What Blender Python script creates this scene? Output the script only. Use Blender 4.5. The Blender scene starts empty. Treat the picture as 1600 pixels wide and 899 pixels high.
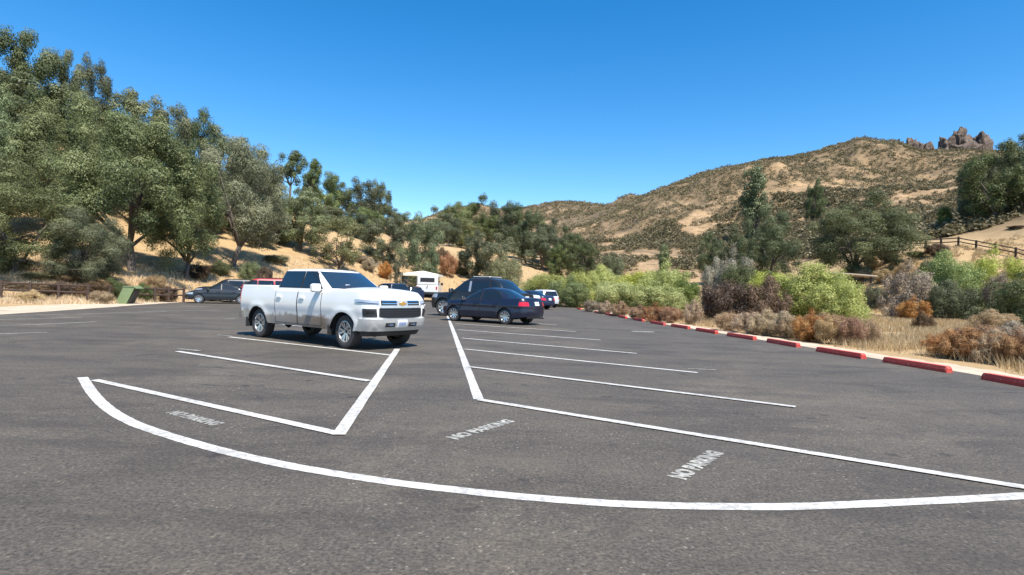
import bpy, math, random
import numpy as np
from mathutils import Vector, Matrix, noise as mnoise

# ---------------------------------------------------------------- camera, light
scene = bpy.context.scene
COL = scene.collection
R = math.radians
F_PX, CX, CY = 900.0, 800.0, 449.5
CAM_H = 1.50
DS = 0.93                   # depth scale of everything placed by depth
ROLL = math.atan(0.028)
PITCH = math.atan(4.8 / F_PX)
_F = np.array([0, math.cos(PITCH), math.sin(PITCH)])
_Zp = np.array([0, -math.sin(PITCH), math.cos(PITCH)])
_X = np.array([1.0, 0, 0])
_Rv = math.cos(ROLL) * _X + math.sin(ROLL) * _Zp
_Uv = -math.sin(ROLL) * _X + math.cos(ROLL) * _Zp
cam_data = bpy.data.cameras.new("camera")
cam = bpy.data.objects.new("camera", cam_data)
COL.objects.link(cam)
cam_data.sensor_width = 36.0
cam_data.lens = F_PX / 1600.0 * 36.0
cam_data.clip_start = 0.05
cam_data.clip_end = 6000
cam.matrix_world = Matrix(((_Rv[0], _Uv[0], -_F[0], 0), (_Rv[1], _Uv[1], -_F[1], 0),
                           (_Rv[2], _Uv[2], -_F[2], CAM_H), (0, 0, 0, 1)))
scene.camera = cam

SUN_AZ = (0.52, -0.854)      # horizontal direction towards the sun (x, y)
SUN_EL = R(58)
world = bpy.data.worlds.new("World")
scene.world = world
world.use_nodes = True
wn = world.node_tree.nodes
wl = world.node_tree.links
wn.clear()
sky = wn.new('ShaderNodeTexSky')
sky.sky_type = 'NISHITA'
sky.sun_disc = False
sky.sun_elevation = SUN_EL
sky.sun_rotation = math.atan2(SUN_AZ[0], SUN_AZ[1])
sky.altitude = 300
sky.air_density = 1.0
sky.dust_density = 0.3
sky.ozone_density = 1.6
bg = wn.new('ShaderNodeBackground')
bg.inputs[1].default_value = 0.132
wo = wn.new('ShaderNodeOutputWorld')
hs = wn.new('ShaderNodeHueSaturation')
hs.inputs['Saturation'].default_value = 1.45
wl.new(sky.outputs[0], hs.inputs['Color'])
wl.new(hs.outputs[0], bg.inputs[0])
wl.new(bg.outputs[0], wo.inputs[0])

sun_data = bpy.data.lights.new("sun", 'SUN')
sun_data.energy = 5.0
sun_data.angle = R(0.53)
sun_data.color = (1.0, 0.945, 0.86)
sun = bpy.data.objects.new("sun", sun_data)
COL.objects.link(sun)
sv = Vector((SUN_AZ[0] * math.cos(SUN_EL), SUN_AZ[1] * math.cos(SUN_EL), math.sin(SUN_EL)))
sun.rotation_euler = sv.to_track_quat('Z', 'Y').to_euler()
sun.location = (20, -20, 40)
scene.view_settings.view_transform = 'Standard'
scene.view_settings.look = 'None'
scene.view_settings.gamma = 1
scene.view_settings.use_curve_mapping = False
scene.view_settings.exposure = 0.68
scene.render.engine = 'CYCLES'
scene.cycles.max_bounces = 6
scene.cycles.transparent_max_bounces = 6
scene.cycles.use_denoising = True
scene.cycles.use_adaptive_sampling = True


def ray(px, py):
    d = _F + (px - CX) / F_PX * _Rv - (py - CY) / F_PX * _Uv
    return d / d[1]


def gp(px, py, z=0.0):
    """where the photograph's point lies on the level ground"""
    d = ray(px, py)
    t = (z - CAM_H) / d[2]
    return np.array([d[0] * t, t, z])


def horizon_y(px):
    return CY + 4.8 + 0.028 * (px - CX)


def zat(px, py, D):
    return CAM_H + ray(px, py)[2] * D


def uof(px, py=None):
    return ray(px, horizon_y(px) if py is None else py)[0]


# ---------------------------------------------------------------- object helpers
def tag(o, label=None, cat=None, group=None, kind=None):
    if label: o['label'] = label
    if cat: o['category'] = cat
    if group: o['group'] = group
    if kind: o['kind'] = kind
    return o


def empty(name, loc=(0, 0, 0), rz=0.0, parent=None):
    o = bpy.data.objects.new(name, None)
    o.empty_display_size = 0.3
    o.location = loc
    o.rotation_euler = (0, 0, rz)
    COL.objects.link(o)
    if parent: o.parent = parent
    return o


def link(name, me, mat, parent=None, smooth=True):
    if isinstance(mat, (list, tuple)):
        for m in mat: me.materials.append(m)
    elif mat is not None:
        me.materials.append(mat)
    if smooth:
        me.polygons.foreach_set('use_smooth', np.ones(len(me.polygons), dtype=bool))
    o = bpy.data.objects.new(name, me)
    COL.objects.link(o)
    if parent: o.parent = parent
    return o


def autosmooth(o, deg=35):
    me = o.data
    try:
        me.set_sharp_from_angle(angle=R(deg))
    except Exception:
        pass
    return o


class MB:
    """collects verts and faces of one mesh"""
    def __init__(s):
        s.v, s.f = [], []

    def add(s, vs, fs):
        n = len(s.v)
        s.v += [tuple(p) for p in vs]
        s.f += [tuple(i + n for i in f) for f in fs]
        return s

    def box(s, c, size, rz=0.0, bevel=0.0, tilt=None):
        hx, hy, hz = [k / 2 for k in size]
        b = min(bevel, hx * .9, hy * .9, hz * .9)
        if b <= 0:
            vs = [(x, y, z) for x in (-hx, hx) for y in (-hy, hy) for z in (-hz, hz)]
            fs = [(0, 1, 3, 2), (4, 6, 7, 5), (0, 4, 5, 1), (2, 3, 7, 6), (0, 2, 6, 4), (1, 5, 7, 3)]
        else:
            vs, fs = [], []
            idx = {}
            for sx in (-1, 1):
                for sy in (-1, 1):
                    for sz in (-1, 1):
                        for a in range(3):
                            p = [sx * (hx - b), sy * (hy - b), sz * (hz - b)]
                            p[a] = (sx * hx, sy * hy, sz * hz)[a]
                            idx[(sx, sy, sz, a)] = len(vs)
                            vs.append(tuple(p))
            for a in range(3):
                o1, o2 = [k for k in range(3) if k != a]
                for sg in (-1, 1):
                    q = []
                    for (p1, p2) in ((-1, -1), (1, -1), (1, 1), (-1, 1)):
                        k = [0, 0, 0]; k[a] = sg; k[o1] = p1; k[o2] = p2
                        q.append(idx[(k[0], k[1], k[2], a)])
                    fs.append(tuple(q))
            for a in range(3):
                o1, o2 = [k for k in range(3) if k != a]
                for s1 in (-1, 1):
                    for s2 in (-1, 1):
                        q = []
                        for (sg, w) in ((-1, o1), (1, o1), (1, o2), (-1, o2)):
                            k = [0, 0, 0]; k[a] = sg; k[o1] = s1; k[o2] = s2
                            q.append(idx[(k[0], k[1], k[2], w)])
                        fs.append(tuple(q))
            for sx in (-1, 1):
                for sy in (-1, 1):
                    for sz in (-1, 1):
                        fs.append(tuple(idx[(sx, sy, sz, a)] for a in range(3)))
        M = Matrix.Rotation(rz, 3, 'Z')
        if tilt is not None: M = M @ tilt
        out = [tuple(Vector(c) + M @ Vector(p)) for p in vs]
        return s.add(out, fs)

    def tube(s, pts, rad, n=8, cap=True):
        """tube along pts with radius (number or list)"""
        pts = [Vector(p) for p in pts]
        if not hasattr(rad, '__len__'): rad = [rad] * len(pts)
        rings = []
        up = Vector((0.13, 0.31, 1)).normalized()
        for i, p in enumerate(pts):
            d = (pts[min(i + 1, len(pts) - 1)] - pts[max(i - 1, 0)])
            if d.length < 1e-9: d = Vector((0, 0, 1))
            d.normalize()
            a = d.cross(up)
            if a.length < 0.05: a = d.cross(Vector((1, 0, 0)))
            a.normalize()
            b = d.cross(a)
            rings.append([p + (a * math.cos(2 * math.pi * k / n) + b * math.sin(2 * math.pi * k / n)) * rad[i] for k in range(n)])
        vs = [tuple(q) for r_ in rings for q in r_]
        fs = []
        for i in range(len(pts) - 1):
            for k in range(n):
                fs.append((i * n + k, i * n + (k + 1) % n, (i + 1) * n + (k + 1) % n, (i + 1) * n + k))
        if cap:
            fs.append(tuple(range(n - 1, -1, -1)))
            fs.append(tuple((len(pts) - 1) * n + k for k in range(n)))
        return s.add(vs, fs)

    def lathe(s, prof, n=32, axis='Y', c=(0, 0, 0)):
        """profile of (r, h) turned round an axis"""
        vs, fs = [], []
        m = len(prof)
        for k in range(n):
            t = 2 * math.pi * k / n
            for (r_, h) in prof:
                if axis == 'Y': vs.append((c[0] + r_ * math.cos(t), c[1] + h, c[2] + r_ * math.sin(t)))
                else: vs.append((c[0] + r_ * math.cos(t), c[1] + r_ * math.sin(t), c[2] + h))
        for k in range(n):
            for j in range(m - 1):
                a, b = k * m + j, ((k + 1) % n) * m + j
                fs.append((a, a + 1, b + 1, b))
        return s.add(vs, fs)

    def prism(s, poly, y0, y1):
        """polygon in x,z pushed along y"""
        n = len(poly)
        vs = [(x, y0, z) for x, z in poly] + [(x, y1, z) for x, z in poly]
        fs = [tuple(range(n)), tuple(range(2 * n - 1, n - 1, -1))]
        fs += [(i, i + n, (i + 1) % n + n, (i + 1) % n) for i in range(n)]
        return s.add(vs, fs)

    def build(s, name, mat, parent=None, smooth=False, fix=True):
        me = bpy.data.meshes.new(name)
        me.from_pydata(s.v, [], s.f)
        if fix:
            import bmesh
            bm = bmesh.new(); bm.from_mesh(me)
            bmesh.ops.recalc_face_normals(bm, faces=bm.faces)
            bm.to_mesh(me); bm.free()
        me.update()
        o = link(name, me, mat, parent, smooth)
        if smooth: autosmooth(o)
        return o


def fast_mesh(name, verts, nside, attr=None):
    """verts (nf, nside, 3): separate faces"""
    nf = verts.shape[0]
    me = bpy.data.meshes.new(name)
    me.vertices.add(nf * nside)
    me.vertices.foreach_set('co', verts.reshape(-1).astype(np.float32))
    me.loops.add(nf * nside)
    me.loops.foreach_set('vertex_index', np.arange(nf * nside, dtype=np.int32))
    me.polygons.add(nf)
    me.polygons.foreach_set('loop_start', np.arange(0, nf * nside, nside, dtype=np.int32))
    if attr is not None:
        at = me.attributes.new('tone', 'FLOAT', 'FACE')
        at.data.foreach_set('value', attr.astype(np.float32))
    me.update()
    me.validate()
    return me


def grid_mesh(name, P, wrap=False):
    """P (n, m, 3)"""
    n, m = P.shape[:2]
    me = bpy.data.meshes.new(name)
    i, j = np.meshgrid(np.arange(n - 1), np.arange(m - 1), indexing='ij')
    a = (i * m + j).ravel()
    f = np.stack([a, a + m, a + m + 1, a + 1], 1)
    me.vertices.add(n * m)
    me.vertices.foreach_set('co', P.reshape(-1).astype(np.float32))
    me.loops.add(len(f) * 4)
    me.loops.foreach_set('vertex_index', f.reshape(-1).astype(np.int32))
    me.polygons.add(len(f))
    me.polygons.foreach_set('loop_start', np.arange(0, len(f) * 4, 4, dtype=np.int32))
    me.update()
    me.validate()
    return me


# ---------------------------------------------------------------- materials
def srgb(r, g, b):
    f = lambda c: (c / 255 / 12.92) if c / 255 <= .04045 else ((c / 255 + .055) / 1.055) ** 2.4
    return (f(r), f(g), f(b), 1)


class NT:
    def __init__(s, name):
        s.m = bpy.data.materials.new(name)
        s.m.use_nodes = True
        s.n = s.m.node_tree.nodes
        s.l = s.m.node_tree.links
        s.n.clear()
        s.out = s.n.new('ShaderNodeOutputMaterial')

    def node(s, t, **kw):
        nd = s.n.new(t)
        for k, v in kw.items():
            if k in nd.inputs: s.set(nd.inputs[k], v)
            else: setattr(nd, k, v)
        return nd

    def set(s, inp, v):
        if hasattr(v, 'is_output'): s.l.new(v, inp)
        else: inp.default_value = v

    def coord(s, kind='Object', scale=None):
        tc = s.n.new('ShaderNodeTexCoord')
        o = tc.outputs[kind]
        if scale:
            mp = s.n.new('ShaderNodeMapping')
            mp.inputs['Scale'].default_value = scale
            s.l.new(o, mp.inputs[0]); o = mp.outputs[0]
        return o

    def pos(s):
        return s.n.new('ShaderNodeNewGeometry').outputs['Position']

    def noise(s, vec, scale, detail=4, rough=.6, dist=0):
        nd = s.node('ShaderNodeTexNoise', Scale=scale, Detail=detail, Roughness=rough, Distortion=dist)
        s.l.new(vec, nd.inputs['Vector'])
        return nd.outputs['Fac']

    def ramp(s, fac, stops, interp='LINEAR'):
        nd = s.n.new('ShaderNodeValToRGB')
        nd.color_ramp.interpolation = interp
        el = nd.color_ramp.elements
        while len(el) < len(stops): el.new(.5)
        for e, (p, c) in zip(el, stops):
            e.position = p
            e.color = (c, c, c, 1) if not hasattr(c, '__len__') else (c[0], c[1], c[2], 1)
        s.l.new(fac, nd.inputs[0])
        return nd.outputs[0]

    def mix(s, fac, a, b, mode='MIX'):
        nd = s.n.new('ShaderNodeMix')
        nd.data_type = 'RGBA'; nd.blend_type = mode
        ins = [i for i in nd.inputs if i.enabled]
        s.set(nd.inputs[0], fac)
        for i, v in ((6, a), (7, b)):
            if not hasattr(v, 'is_output') and hasattr(v, '__len__') and len(v) == 3: v = (*v, 1)
            s.set(nd.inputs[i], v)
        return nd.outputs[2]

    def math(s, op, a, b=None, clamp=False):
        nd = s.n.new('ShaderNodeMath'); nd.operation = op; nd.use_clamp = clamp
        s.set(nd.inputs[0], a)
        if b is not None: s.set(nd.inputs[1], b)
        return nd.outputs[0]

    def bsdf(s, color, rough=.8, metallic=0, bump=None, bstr=.3, bdist=.02, **kw):
        b = s.n.new('ShaderNodeBsdfPrincipled')
        if not hasattr(color, 'is_output') and len(color) == 3: color = (*color, 1)
        s.set(b.inputs['Base Color'], color)
        s.set(b.inputs['Roughness'], rough)
        s.set(b.inputs['Metallic'], metallic)
        for k, v in kw.items(): s.set(b.inputs[k.replace('_', ' ')], v)
        if bump is not None:
            bp = s.n.new('ShaderNodeBump')
            bp.inputs['Strength'].default_value = bstr
            bp.inputs['Distance'].default_value = bdist
            s.l.new(bump, bp.inputs['Height'])
            s.l.new(bp.outputs[0], b.inputs['Normal'])
        s.l.new(b.outputs[0], s.out.inputs[0])
        s.b = b
        return s.m


def simple(name, col, rough=.5, metallic=0, var=.12, scale=6, **kw):
    t = NT(name)
    n = t.noise(t.coord('Object'), scale, 4)
    c = t.mix(n, tuple(k * (1 - var) for k in col[:3]), tuple(min(1, k * (1 + var)) for k in col[:3]))
    return t.bsdf(c, rough, metallic, **kw)


def mat_asphalt():
    t = NT('asphalt'); p = t.pos()
    big = t.noise(p, .11, 5, .6)
    mid = t.noise(p, .9, 5, .65, .6)
    fine = t.noise(p, 38, 3, .75)
    vor = t.node('ShaderNodeTexVoronoi', Scale=26.0); t.l.new(p, vor.inputs['Vector'])
    speck = t.ramp(vor.outputs['Distance'], [(.10, 1), (.30, 0)])
    worn = t.ramp(t.noise(p, .45, 5, .7, .5), [(.44, .25), (.62, 1)])
    spm = t.math('MULTIPLY', speck, t.math('MULTIPLY', worn, t.ramp(t.noise(p, 17, 2), [(.50, 0), (.60, 1)])))
    mp = t.n.new('ShaderNodeMapping'); mp.inputs['Rotation'].default_value = (0, 0, .95); mp.inputs['Scale'].default_value = (.35, 1.0, 1)
    t.l.new(p, mp.inputs[0])
    streak = t.noise(mp.outputs[0], 1.1, 5, .65, .3)
    wob = t.node('ShaderNodeTexNoise', Scale=1.3, Detail=4.0); t.l.new(p, wob.inputs['Vector'])
    wp = t.mix(.22, p, wob.outputs['Color'], 'ADD')
    cr = t.node('ShaderNodeTexVoronoi', Scale=.30, feature='DISTANCE_TO_EDGE'); t.l.new(wp, cr.inputs['Vector'])
    crack = t.math('MULTIPLY', t.ramp(cr.outputs['Distance'], [(.0, 1), (.0045, 1), (.009, 0)]), t.ramp(t.noise(p, .3, 3), [(.58, 0), (.64, .5)]))
    c = t.mix(t.ramp(big, [(.35, 0), (.65, 1)]), (.033, .0255, .0170), (.053, .0415, .0285))
    c = t.mix(t.ramp(mid, [(.45, 0), (.62, .7)]), c, (.076, .060, .041))
    # dusty worn areas
    dust = t.ramp(t.noise(p, .35, 6, .7, .8), [(.50, 0), (.64, .75)])
    c = t.mix(dust, c, (.160, .128, .086))
    # dark tyre-polished / oily marks
    oil = t.ramp(t.noise(p, .55, 4, .6, 1.0), [(.56, 0), (.66, .55)])
    c = t.mix(oil, c, (.026, .023, .021))
    c = t.mix(t.ramp(fine, [(.3, 0), (.75, 1)]), t.mix(.62, c, (.014, .012, .010)), t.mix(.48, c, (.30, .255, .195)))
    c = t.mix(t.math('MULTIPLY', spm, .9), c, (.46, .40, .31))
    g2 = t.noise(p, 11, 5, .8)
    c = t.mix(t.ramp(g2, [(.35, .45), (.6, 0)]), c, (.026, .024, .022))
    c = t.mix(t.ramp(streak, [(.40, .35), (.50, 0)]), c, (.026, .022, .018))
    c = t.mix(t.ramp(streak, [(.56, 0), (.70, .25)]), c, (.150, .124, .088))
    drip = t.ramp(t.noise(p, 1.7, 4, .6), [(.64, 0), (.70, .6)])
    c = t.mix(drip, c, (.016, .013, .011))
    c = t.mix(crack, c, (.012, .011, .010))
    h = t.math('ADD', fine, t.math('MULTIPLY', vor.outputs['Distance'], .6))
    return t.bsdf(c, .82, bump=h, bstr=.5, bdist=.006)


def mat_paint(name, worn=.25, col=(.57, .55, .50), keep=.35):
    t = NT(name); p = t.pos()
    a = t.noise(p, 14, 6, .75)
    b = t.noise(p, 1.7, 4, .6)
    w = t.ramp(t.math('ADD', a, t.math('MULTIPLY', b, .5)), [(.50 + worn - .14, 0), (.50 + worn, 1)])
    w = t.math('SUBTRACT', 1.0, w)
    w = t.math('MAXIMUM', w, keep)
    c = t.mix(t.noise(p, 5, 4), tuple(k * .86 for k in col), col)
    asph = (.085, .08, .074)
    c = t.mix(w, asph, c) if worn < 5 else c
    return t.bsdf(c, .7, bump=t.noise(p, 45, 3, .7), bstr=.3, bdist=.004)

# ---------------------------------------------------------------- terrain
# knot lines: (photo x, height, depth); 'z' gives a level, 'y' the photo row the ground reaches there
LAYERS = [
    ('z', [(-900, -.04, 2.0), (3600, -.04, 2.0)]),
    ('z', [(-900, -.03, 20), (-400, -.03, 24), (0, -.03, 34), (130, -.03, 36), (200, -.03, 39), (300, -.03, 47), (430, -.03, 57),
           (550, -.03, 70), (700, -.03, 84), (800, -.03, 90), (900, -.03, 86), (1000, -.03, 82), (1100, -.03, 72),
           (1300, -.03, 54), (1600, -.03, 44), (2200, -.03, 30), (3600, -.03, 20)]),
    ('y', [(-900, 400, 30), (-400, 405, 36), (0, 424, 41), (130, 425, 45), (230, 425, 50), (330, 424, 60), (430, 418, 70), (520, 420, 82),
           (600, 425, 93), (700, 427, 108), (800, 427, 122), (850, 430, 130), (900, 434, 126), (1000, 442, 112),
           (1100, 448, 96), (1250, 456, 80), (1400, 460, 68), (1600, 470, 57), (2200, 480, 45), (3600, 500, 35)]),
    ('y', [(-900, 250, 44), (-400, 250, 50), (0, 335, 58), (130, 345, 60), (230, 372, 66), (330, 370, 76), (430, 373, 87), (520, 372, 98),
           (600, 380, 112), (700, 385, 132), (760, 393, 148), (850, 404, 168), (930, 410, 168), (1000, 414, 150),
           (1100, 422, 130), (1250, 420, 108), (1340, 404, 94), (1420, 391, 84), (1500, 388, 78), (1600, 396, 72), (2200, 400, 60), (3600, 420, 50)]),
    ('y', [(-900, 0, 80), (-400, 60, 85), (0, 165, 85), (150, 232, 90), (300, 290, 97), (420, 322, 110), (520, 345, 124), (600, 366, 138),
           (660, 388, 165), (750, 382, 215), (850, 388, 235), (930, 386, 240), (1000, 385, 235), (1100, 392, 190),
           (1200, 392, 160), (1300, 380, 135), (1420, 366, 118), (1500, 353, 105), (1560, 347, 95), (1600, 343, 90), (2200, 300, 85), (3600, 250, 80)]),
    ('y', [(-900, 100, 140), (-400, 150, 140), (0, 240, 140), (150, 290, 145), (300, 330, 150), (420, 360, 165), (520, 375, 190), (600, 382, 230),
           (700, 372, 320), (850, 368, 350), (930, 362, 330), (1000, 347, 300), (1100, 335, 280), (1200, 322, 260), (1300, 302, 250),
           (1420, 298, 240), (1500, 296, 225), (1600, 285, 200), (2200, 250, 170), (3600, 220, 160)]),
    ('y', [(-900, 300, 300), (0, 340, 300), (300, 360, 320), (520, 375, 380), (660, 362, 450), (780, 358, 480), (850, 358, 480), (920, 349, 450),
           (960, 331, 430), (1000, 309, 420), (1050, 291, 410), (1100, 272, 405), (1150, 264, 400), (1200, 251, 400), (1260, 246, 400),
           (1300, 237, 400), (1340, 223, 400), (1400, 225, 395), (1440, 238, 390), (1500, 236, 380), (1560, 240, 360), (1600, 243, 340), (2200, 230, 300), (3600, 260, 280)]),
    ('y', [(-900, 400, 700), (0, 390, 700), (520, 370, 800), (600, 358, 850), (660, 352, 880), (700, 336, 900), (750, 328, 900), (790, 338, 900), (820, 333, 900),
           (870, 324, 900), (915, 327, 900), (950, 336, 900), (1000, 335, 850), (1300, 300, 700), (1600, 300, 600), (3600, 330, 500)]),
    ('z', [(-900, 10, 1500), (3600, 10, 1300)]),
    ('z', [(-900, -5, 3000), (3600, -5, 3000)]),
]
pxs = np.concatenate([np.linspace(-900, -60, 60)[:-1], np.linspace(-60, 1660, 520), np.linspace(1660, 3600, 90)[1:]])
UU = np.array([uof(p) for p in pxs])
NL = len(LAYERS)
LY = np.zeros((len(UU), NL)); LZ = np.zeros((len(UU), NL))
for k, (mode, pts) in enumerate(LAYERS):
    us, ys, zs = [], [], []
    for (a, b, D) in pts:
        D = D * DS
        if mode == 'z': us.append(uof(a)); zs.append(b)
        else: us.append(uof(a, b)); zs.append(zat(a, b, D))
        ys.append(D)
    o = np.argsort(us)
    us = np.array(us)[o]; ys = np.array(ys, float)[o]; zs = np.array(zs, float)[o]
    LY[:, k] = np.interp(UU, us, ys)
    LZ[:, k] = np.interp(UU, us, zs)
SEG = [10, 30, 34, 40, 40, 50, 50, 14, 6]
tt = []
for k, n in enumerate(SEG): tt += list(k + np.arange(n) / n)
tt.append(NL - 1)
tt = np.array(tt)
# depth linear in the knot parameter, height as a monotone cubic of depth
GY = np.zeros((len(UU), len(tt))); GZ = np.zeros_like(GY)
for i in range(len(UU)):
    y, z = LY[i], LZ[i]
    h = np.diff(y); d = np.diff(z) / h
    m = np.zeros(NL)
    m[1:-1] = np.where(d[:-1] * d[1:] <= 0, 0, 2 * d[:-1] * d[1:] / (d[:-1] + d[1:] + 1e-12))
    m[0] = 0; m[-1] = 0; m[1] = 0
    yy = np.interp(tt, np.arange(NL), y)
    k = np.clip(tt.astype(int), 0, NL - 2)
    s = (yy - y[k]) / h[k]
    GZ[i] = (2 * s**3 - 3 * s**2 + 1) * z[k] + (s**3 - 2 * s**2 + s) * h[k] * m[k] + (-2 * s**3 + 3 * s**2) * z[k + 1] + (s**3 - s**2) * h[k] * m[k + 1]
    GY[i] = yy
for i in range(len(UU)):
    for j in range(len(tt)):
        if tt[j] <= 1: continue
        y = GY[i, j]; x = UU[i] * y
        w = min(1, (tt[j] - 1) / .7)
        a = mnoise.fractal(Vector((x * .045, y * .045, 3.1)), 1, 2, 4) * (.55 if tt[j] < 4 else 1.4)
        if tt[j] > 4.2:
            a += (mnoise.fractal(Vector((x * .016, y * .012, 7.7)), .9, 2.1, 5)) * (11 if UU[i] > .15 else 3.5) * min(1, (tt[j] - 4.2) / .6) * (1.0 if tt[j] < 6.4 else .4) * (.25 if 5.7 < tt[j] < 6.3 else 1)
        GZ[i, j] += a * w
GX = UU[:, None] * GY


def ground(x, y):
    y = max(y, 2.01)
    u = x / y
    i = int(np.clip(np.searchsorted(UU, u) - 1, 0, len(UU) - 2))
    w = min(max((u - UU[i]) / (UU[i + 1] - UU[i]), 0), 1)
    return (1 - w) * float(np.interp(y, GY[i], GZ[i])) + w * float(np.interp(y, GY[i + 1], GZ[i + 1]))


def at(px, D, sink=0.0):
    """ground point at depth D in the direction of the photo's column px"""
    D = D * DS
    x = uof(px) * D
    return (x, D, ground(x, D) - sink)


def mat_ground():
    t = NT('dry_grass_ground'); p = t.pos()
    br = t.node('ShaderNodeAttribute', attribute_name='brush').outputs['Fac']
    n1 = t.noise(p, .06, 6, .6, .4); n2 = t.noise(p, .7, 6, .7); n3 = t.noise(p, 9, 5, .8); n4 = t.noise(p, .22, 6, .65)
    gold = t.mix(t.ramp(n2, [(.3, 0), (.7, 1)]), (.40, .265, .12), (.53, .375, .19))
    gold = t.mix(t.ramp(n4, [(.52, 0), (.66, .6)]), gold, (.33, .21, .11))
    gold = t.mix(t.ramp(n3, [(.35, .35), (.7, 0)]), gold, (.25, .155, .08))
    rocky = t.mix(t.ramp(n2, [(.35, 0), (.65, 1)]), (.36, .235, .13), (.55, .39, .23))
    far = t.mix(t.ramp(n4, [(.36, 0), (.56, 1)]), rocky, gold)
    far = t.mix(t.ramp(t.noise(p, .35, 6, .75), [(.52, 0), (.58, .9)]), far, (.135, .10, .052))
    far = t.mix(t.ramp(t.noise(p, .09, 6, .75, .6), [(.50, 0), (.58, .85)]), far, (.115, .092, .05))
    sc_ = t.node('ShaderNodeAttribute', attribute_name='scrub').outputs['Fac']
    litter = t.mix(n2, (.095, .070, .034), (.20, .135, .070))
    far = t.mix(.34, far, (.28, .165, .08))
    far = t.mix(t.math('MULTIPLY', sc_, .9), far, litter)
    c = t.mix(br, gold, far)
    return t.bsdf(c, .95, bump=t.math('ADD', n3, t.math('MULTIPLY', n2, 2)), bstr=.6, bdist=.12)


M_GROUND = mat_ground()
me = grid_mesh('ground', np.stack([GX, GY, GZ], 2))
at_ = me.attributes.new('brush', 'FLOAT', 'POINT')
brush = np.clip((tt[None, :] - 3.1) / .9, 0, 1) * np.ones((len(UU), 1))
brush = np.maximum(brush * (np.clip((UU[:, None] + .15) / .15, 0, 1) * .8 + .2), np.clip((tt[None, :] - 2.0) / .5, 0, 1) * np.clip((UU[:, None] - .04) / .06, 0, 1) * np.clip((.42 - UU[:, None]) / .08, 0, 1))
at_.data.foreach_set('value', brush.reshape(-1).astype(np.float32))
def scrubf(x, y):
    v = .8 * mnoise.noise(Vector((x * .013, y * .010, 1.3))) + 1.0 * mnoise.noise(Vector((x * .04, y * .025, 5.3))) + .8 * mnoise.noise(Vector((x * .12, y * .07, 9.3)))
    return 1.02 + v * 1.6
at2 = me.attributes.new('scrub', 'FLOAT', 'POINT')
sc2 = np.zeros(GX.shape)
for i in range(len(UU)):
    if not -.6 < UU[i] < 1.6: continue
    for j in range(len(tt)):
        if tt[j] > 1.9: sc2[i, j] = min(1, max(0, scrubf(GX[i, j], GY[i, j]) + (.25 if tt[j] > 5.3 else 0) - (.45 if tt[j] < 4 and UU[i] > .5 else 0)))
at2.data.foreach_set('value', sc2.reshape(-1).astype(np.float32))
g = link('ground', me, M_GROUND)
tag(g, kind='structure')
# ground behind and beside the viewpoint
mb = MB()
nx, ny = 40, 12
P = np.zeros((nx, ny, 3))
for i in range(nx):
    for j in range(ny):
        P[i, j] = (-260 + 520 * i / (nx - 1), -260 + 262.0 * j / (ny - 1), -.05)
o = link('ground_behind', grid_mesh('ground_behind', P), M_GROUND)
tag(o, kind='structure')

# ---------------------------------------------------------------- the parking lot
M_ASPHALT = mat_asphalt()
edge = []
for (px, D) in [(-1200, 17), (-500, 20), (-200, 22)]: edge.append((uof(px) * D * DS, D * DS))
for (px, py) in [(-60, 495), (0, 491.5), (60, 488), (130, 483), (200, 478), (250, 474.5), (290, 472), (330, 470)]:
    q = gp(px, py); edge.append((q[0], q[1]))
for (px, D) in [(350, 52), (430, 58), (520, 66), (600, 76), (680, 81), (760, 83), (830, 82), (880, 70)]: edge.append((uof(px) * D * DS, D * DS))
STOPX = lambda y: 9.0 - .055 * max(y - 12, 0) + .0 * y
stops_px = [(1604, 605, 1), (1430, 574, 1), (1312, 555, 1), (1223, 539, 1), (1158, 528.5, 1), (1104, 519.5, 1), (1063, 512.5, 1), (1028, 507, 1),
            (998, 501.5, 1), (973, 497, 1), (952, 493, 1), (934, 489.5, 1), (918, 486.5, 1), (905, 483.8, 1)]
SP = [gp(a, b)[:2] for a, b, _ in stops_px]
for q in reversed(SP): edge.append((q[0] + .45, q[1]))
edge += [(SP[0][0] + 1.0, 8), (SP[0][0] + 1.6, 0), (SP[0][0] + 2.0, -30), (30, -60), (-60, -60), (-60, -10), (-40, 5)]
rr = random.Random(5)
# ragged edge
poly = []
for i in range(len(edge)):
    a = np.array(edge[i]); b = np.array(edge[(i + 1) % len(edge)])
    L = np.linalg.norm(b - a); n = max(1, int(L / .8)) if a[1] > 3 else 1
    for k in range(n):
        q = a + (b - a) * k / n
        if a[1] > 3: q = q + np.array([rr.uniform(-.07, .07), rr.uniform(-.14, .14)])
        poly.append(tuple(q))
mb = MB(); n = len(poly)
mb.add([(x, y, 0) for x, y in poly] + [(x, y, -.3) for x, y in poly], [tuple(range(n))] + [(i, i + n, (i + 1) % n + n, (i + 1) % n) for i in range(n)])
lot = mb.build('parking_lot', M_ASPHALT)
tag(lot, kind='structure')
# sandy shoulder strips along the edges, thin drifts of dirt over the asphalt's border
def mat_sand():
    t = NT('sandy_shoulder'); p = t.pos()
    n1 = t.noise(p, 1.3, 6, .7); n2 = t.noise(p, 22, 5, .8)
    c = t.mix(t.ramp(n1, [(.35, 0), (.65, 1)]), (.44, .34, .235), (.60, .49, .36))
    c = t.mix(t.ramp(n2, [(.55, 0), (.8, .6)]), c, (.28, .21, .15))
    return t.bsdf(c, .95, bump=t.math('ADD', n2, n1), bstr=.6, bdist=.03)
M_SAND = mat_sand()

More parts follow.
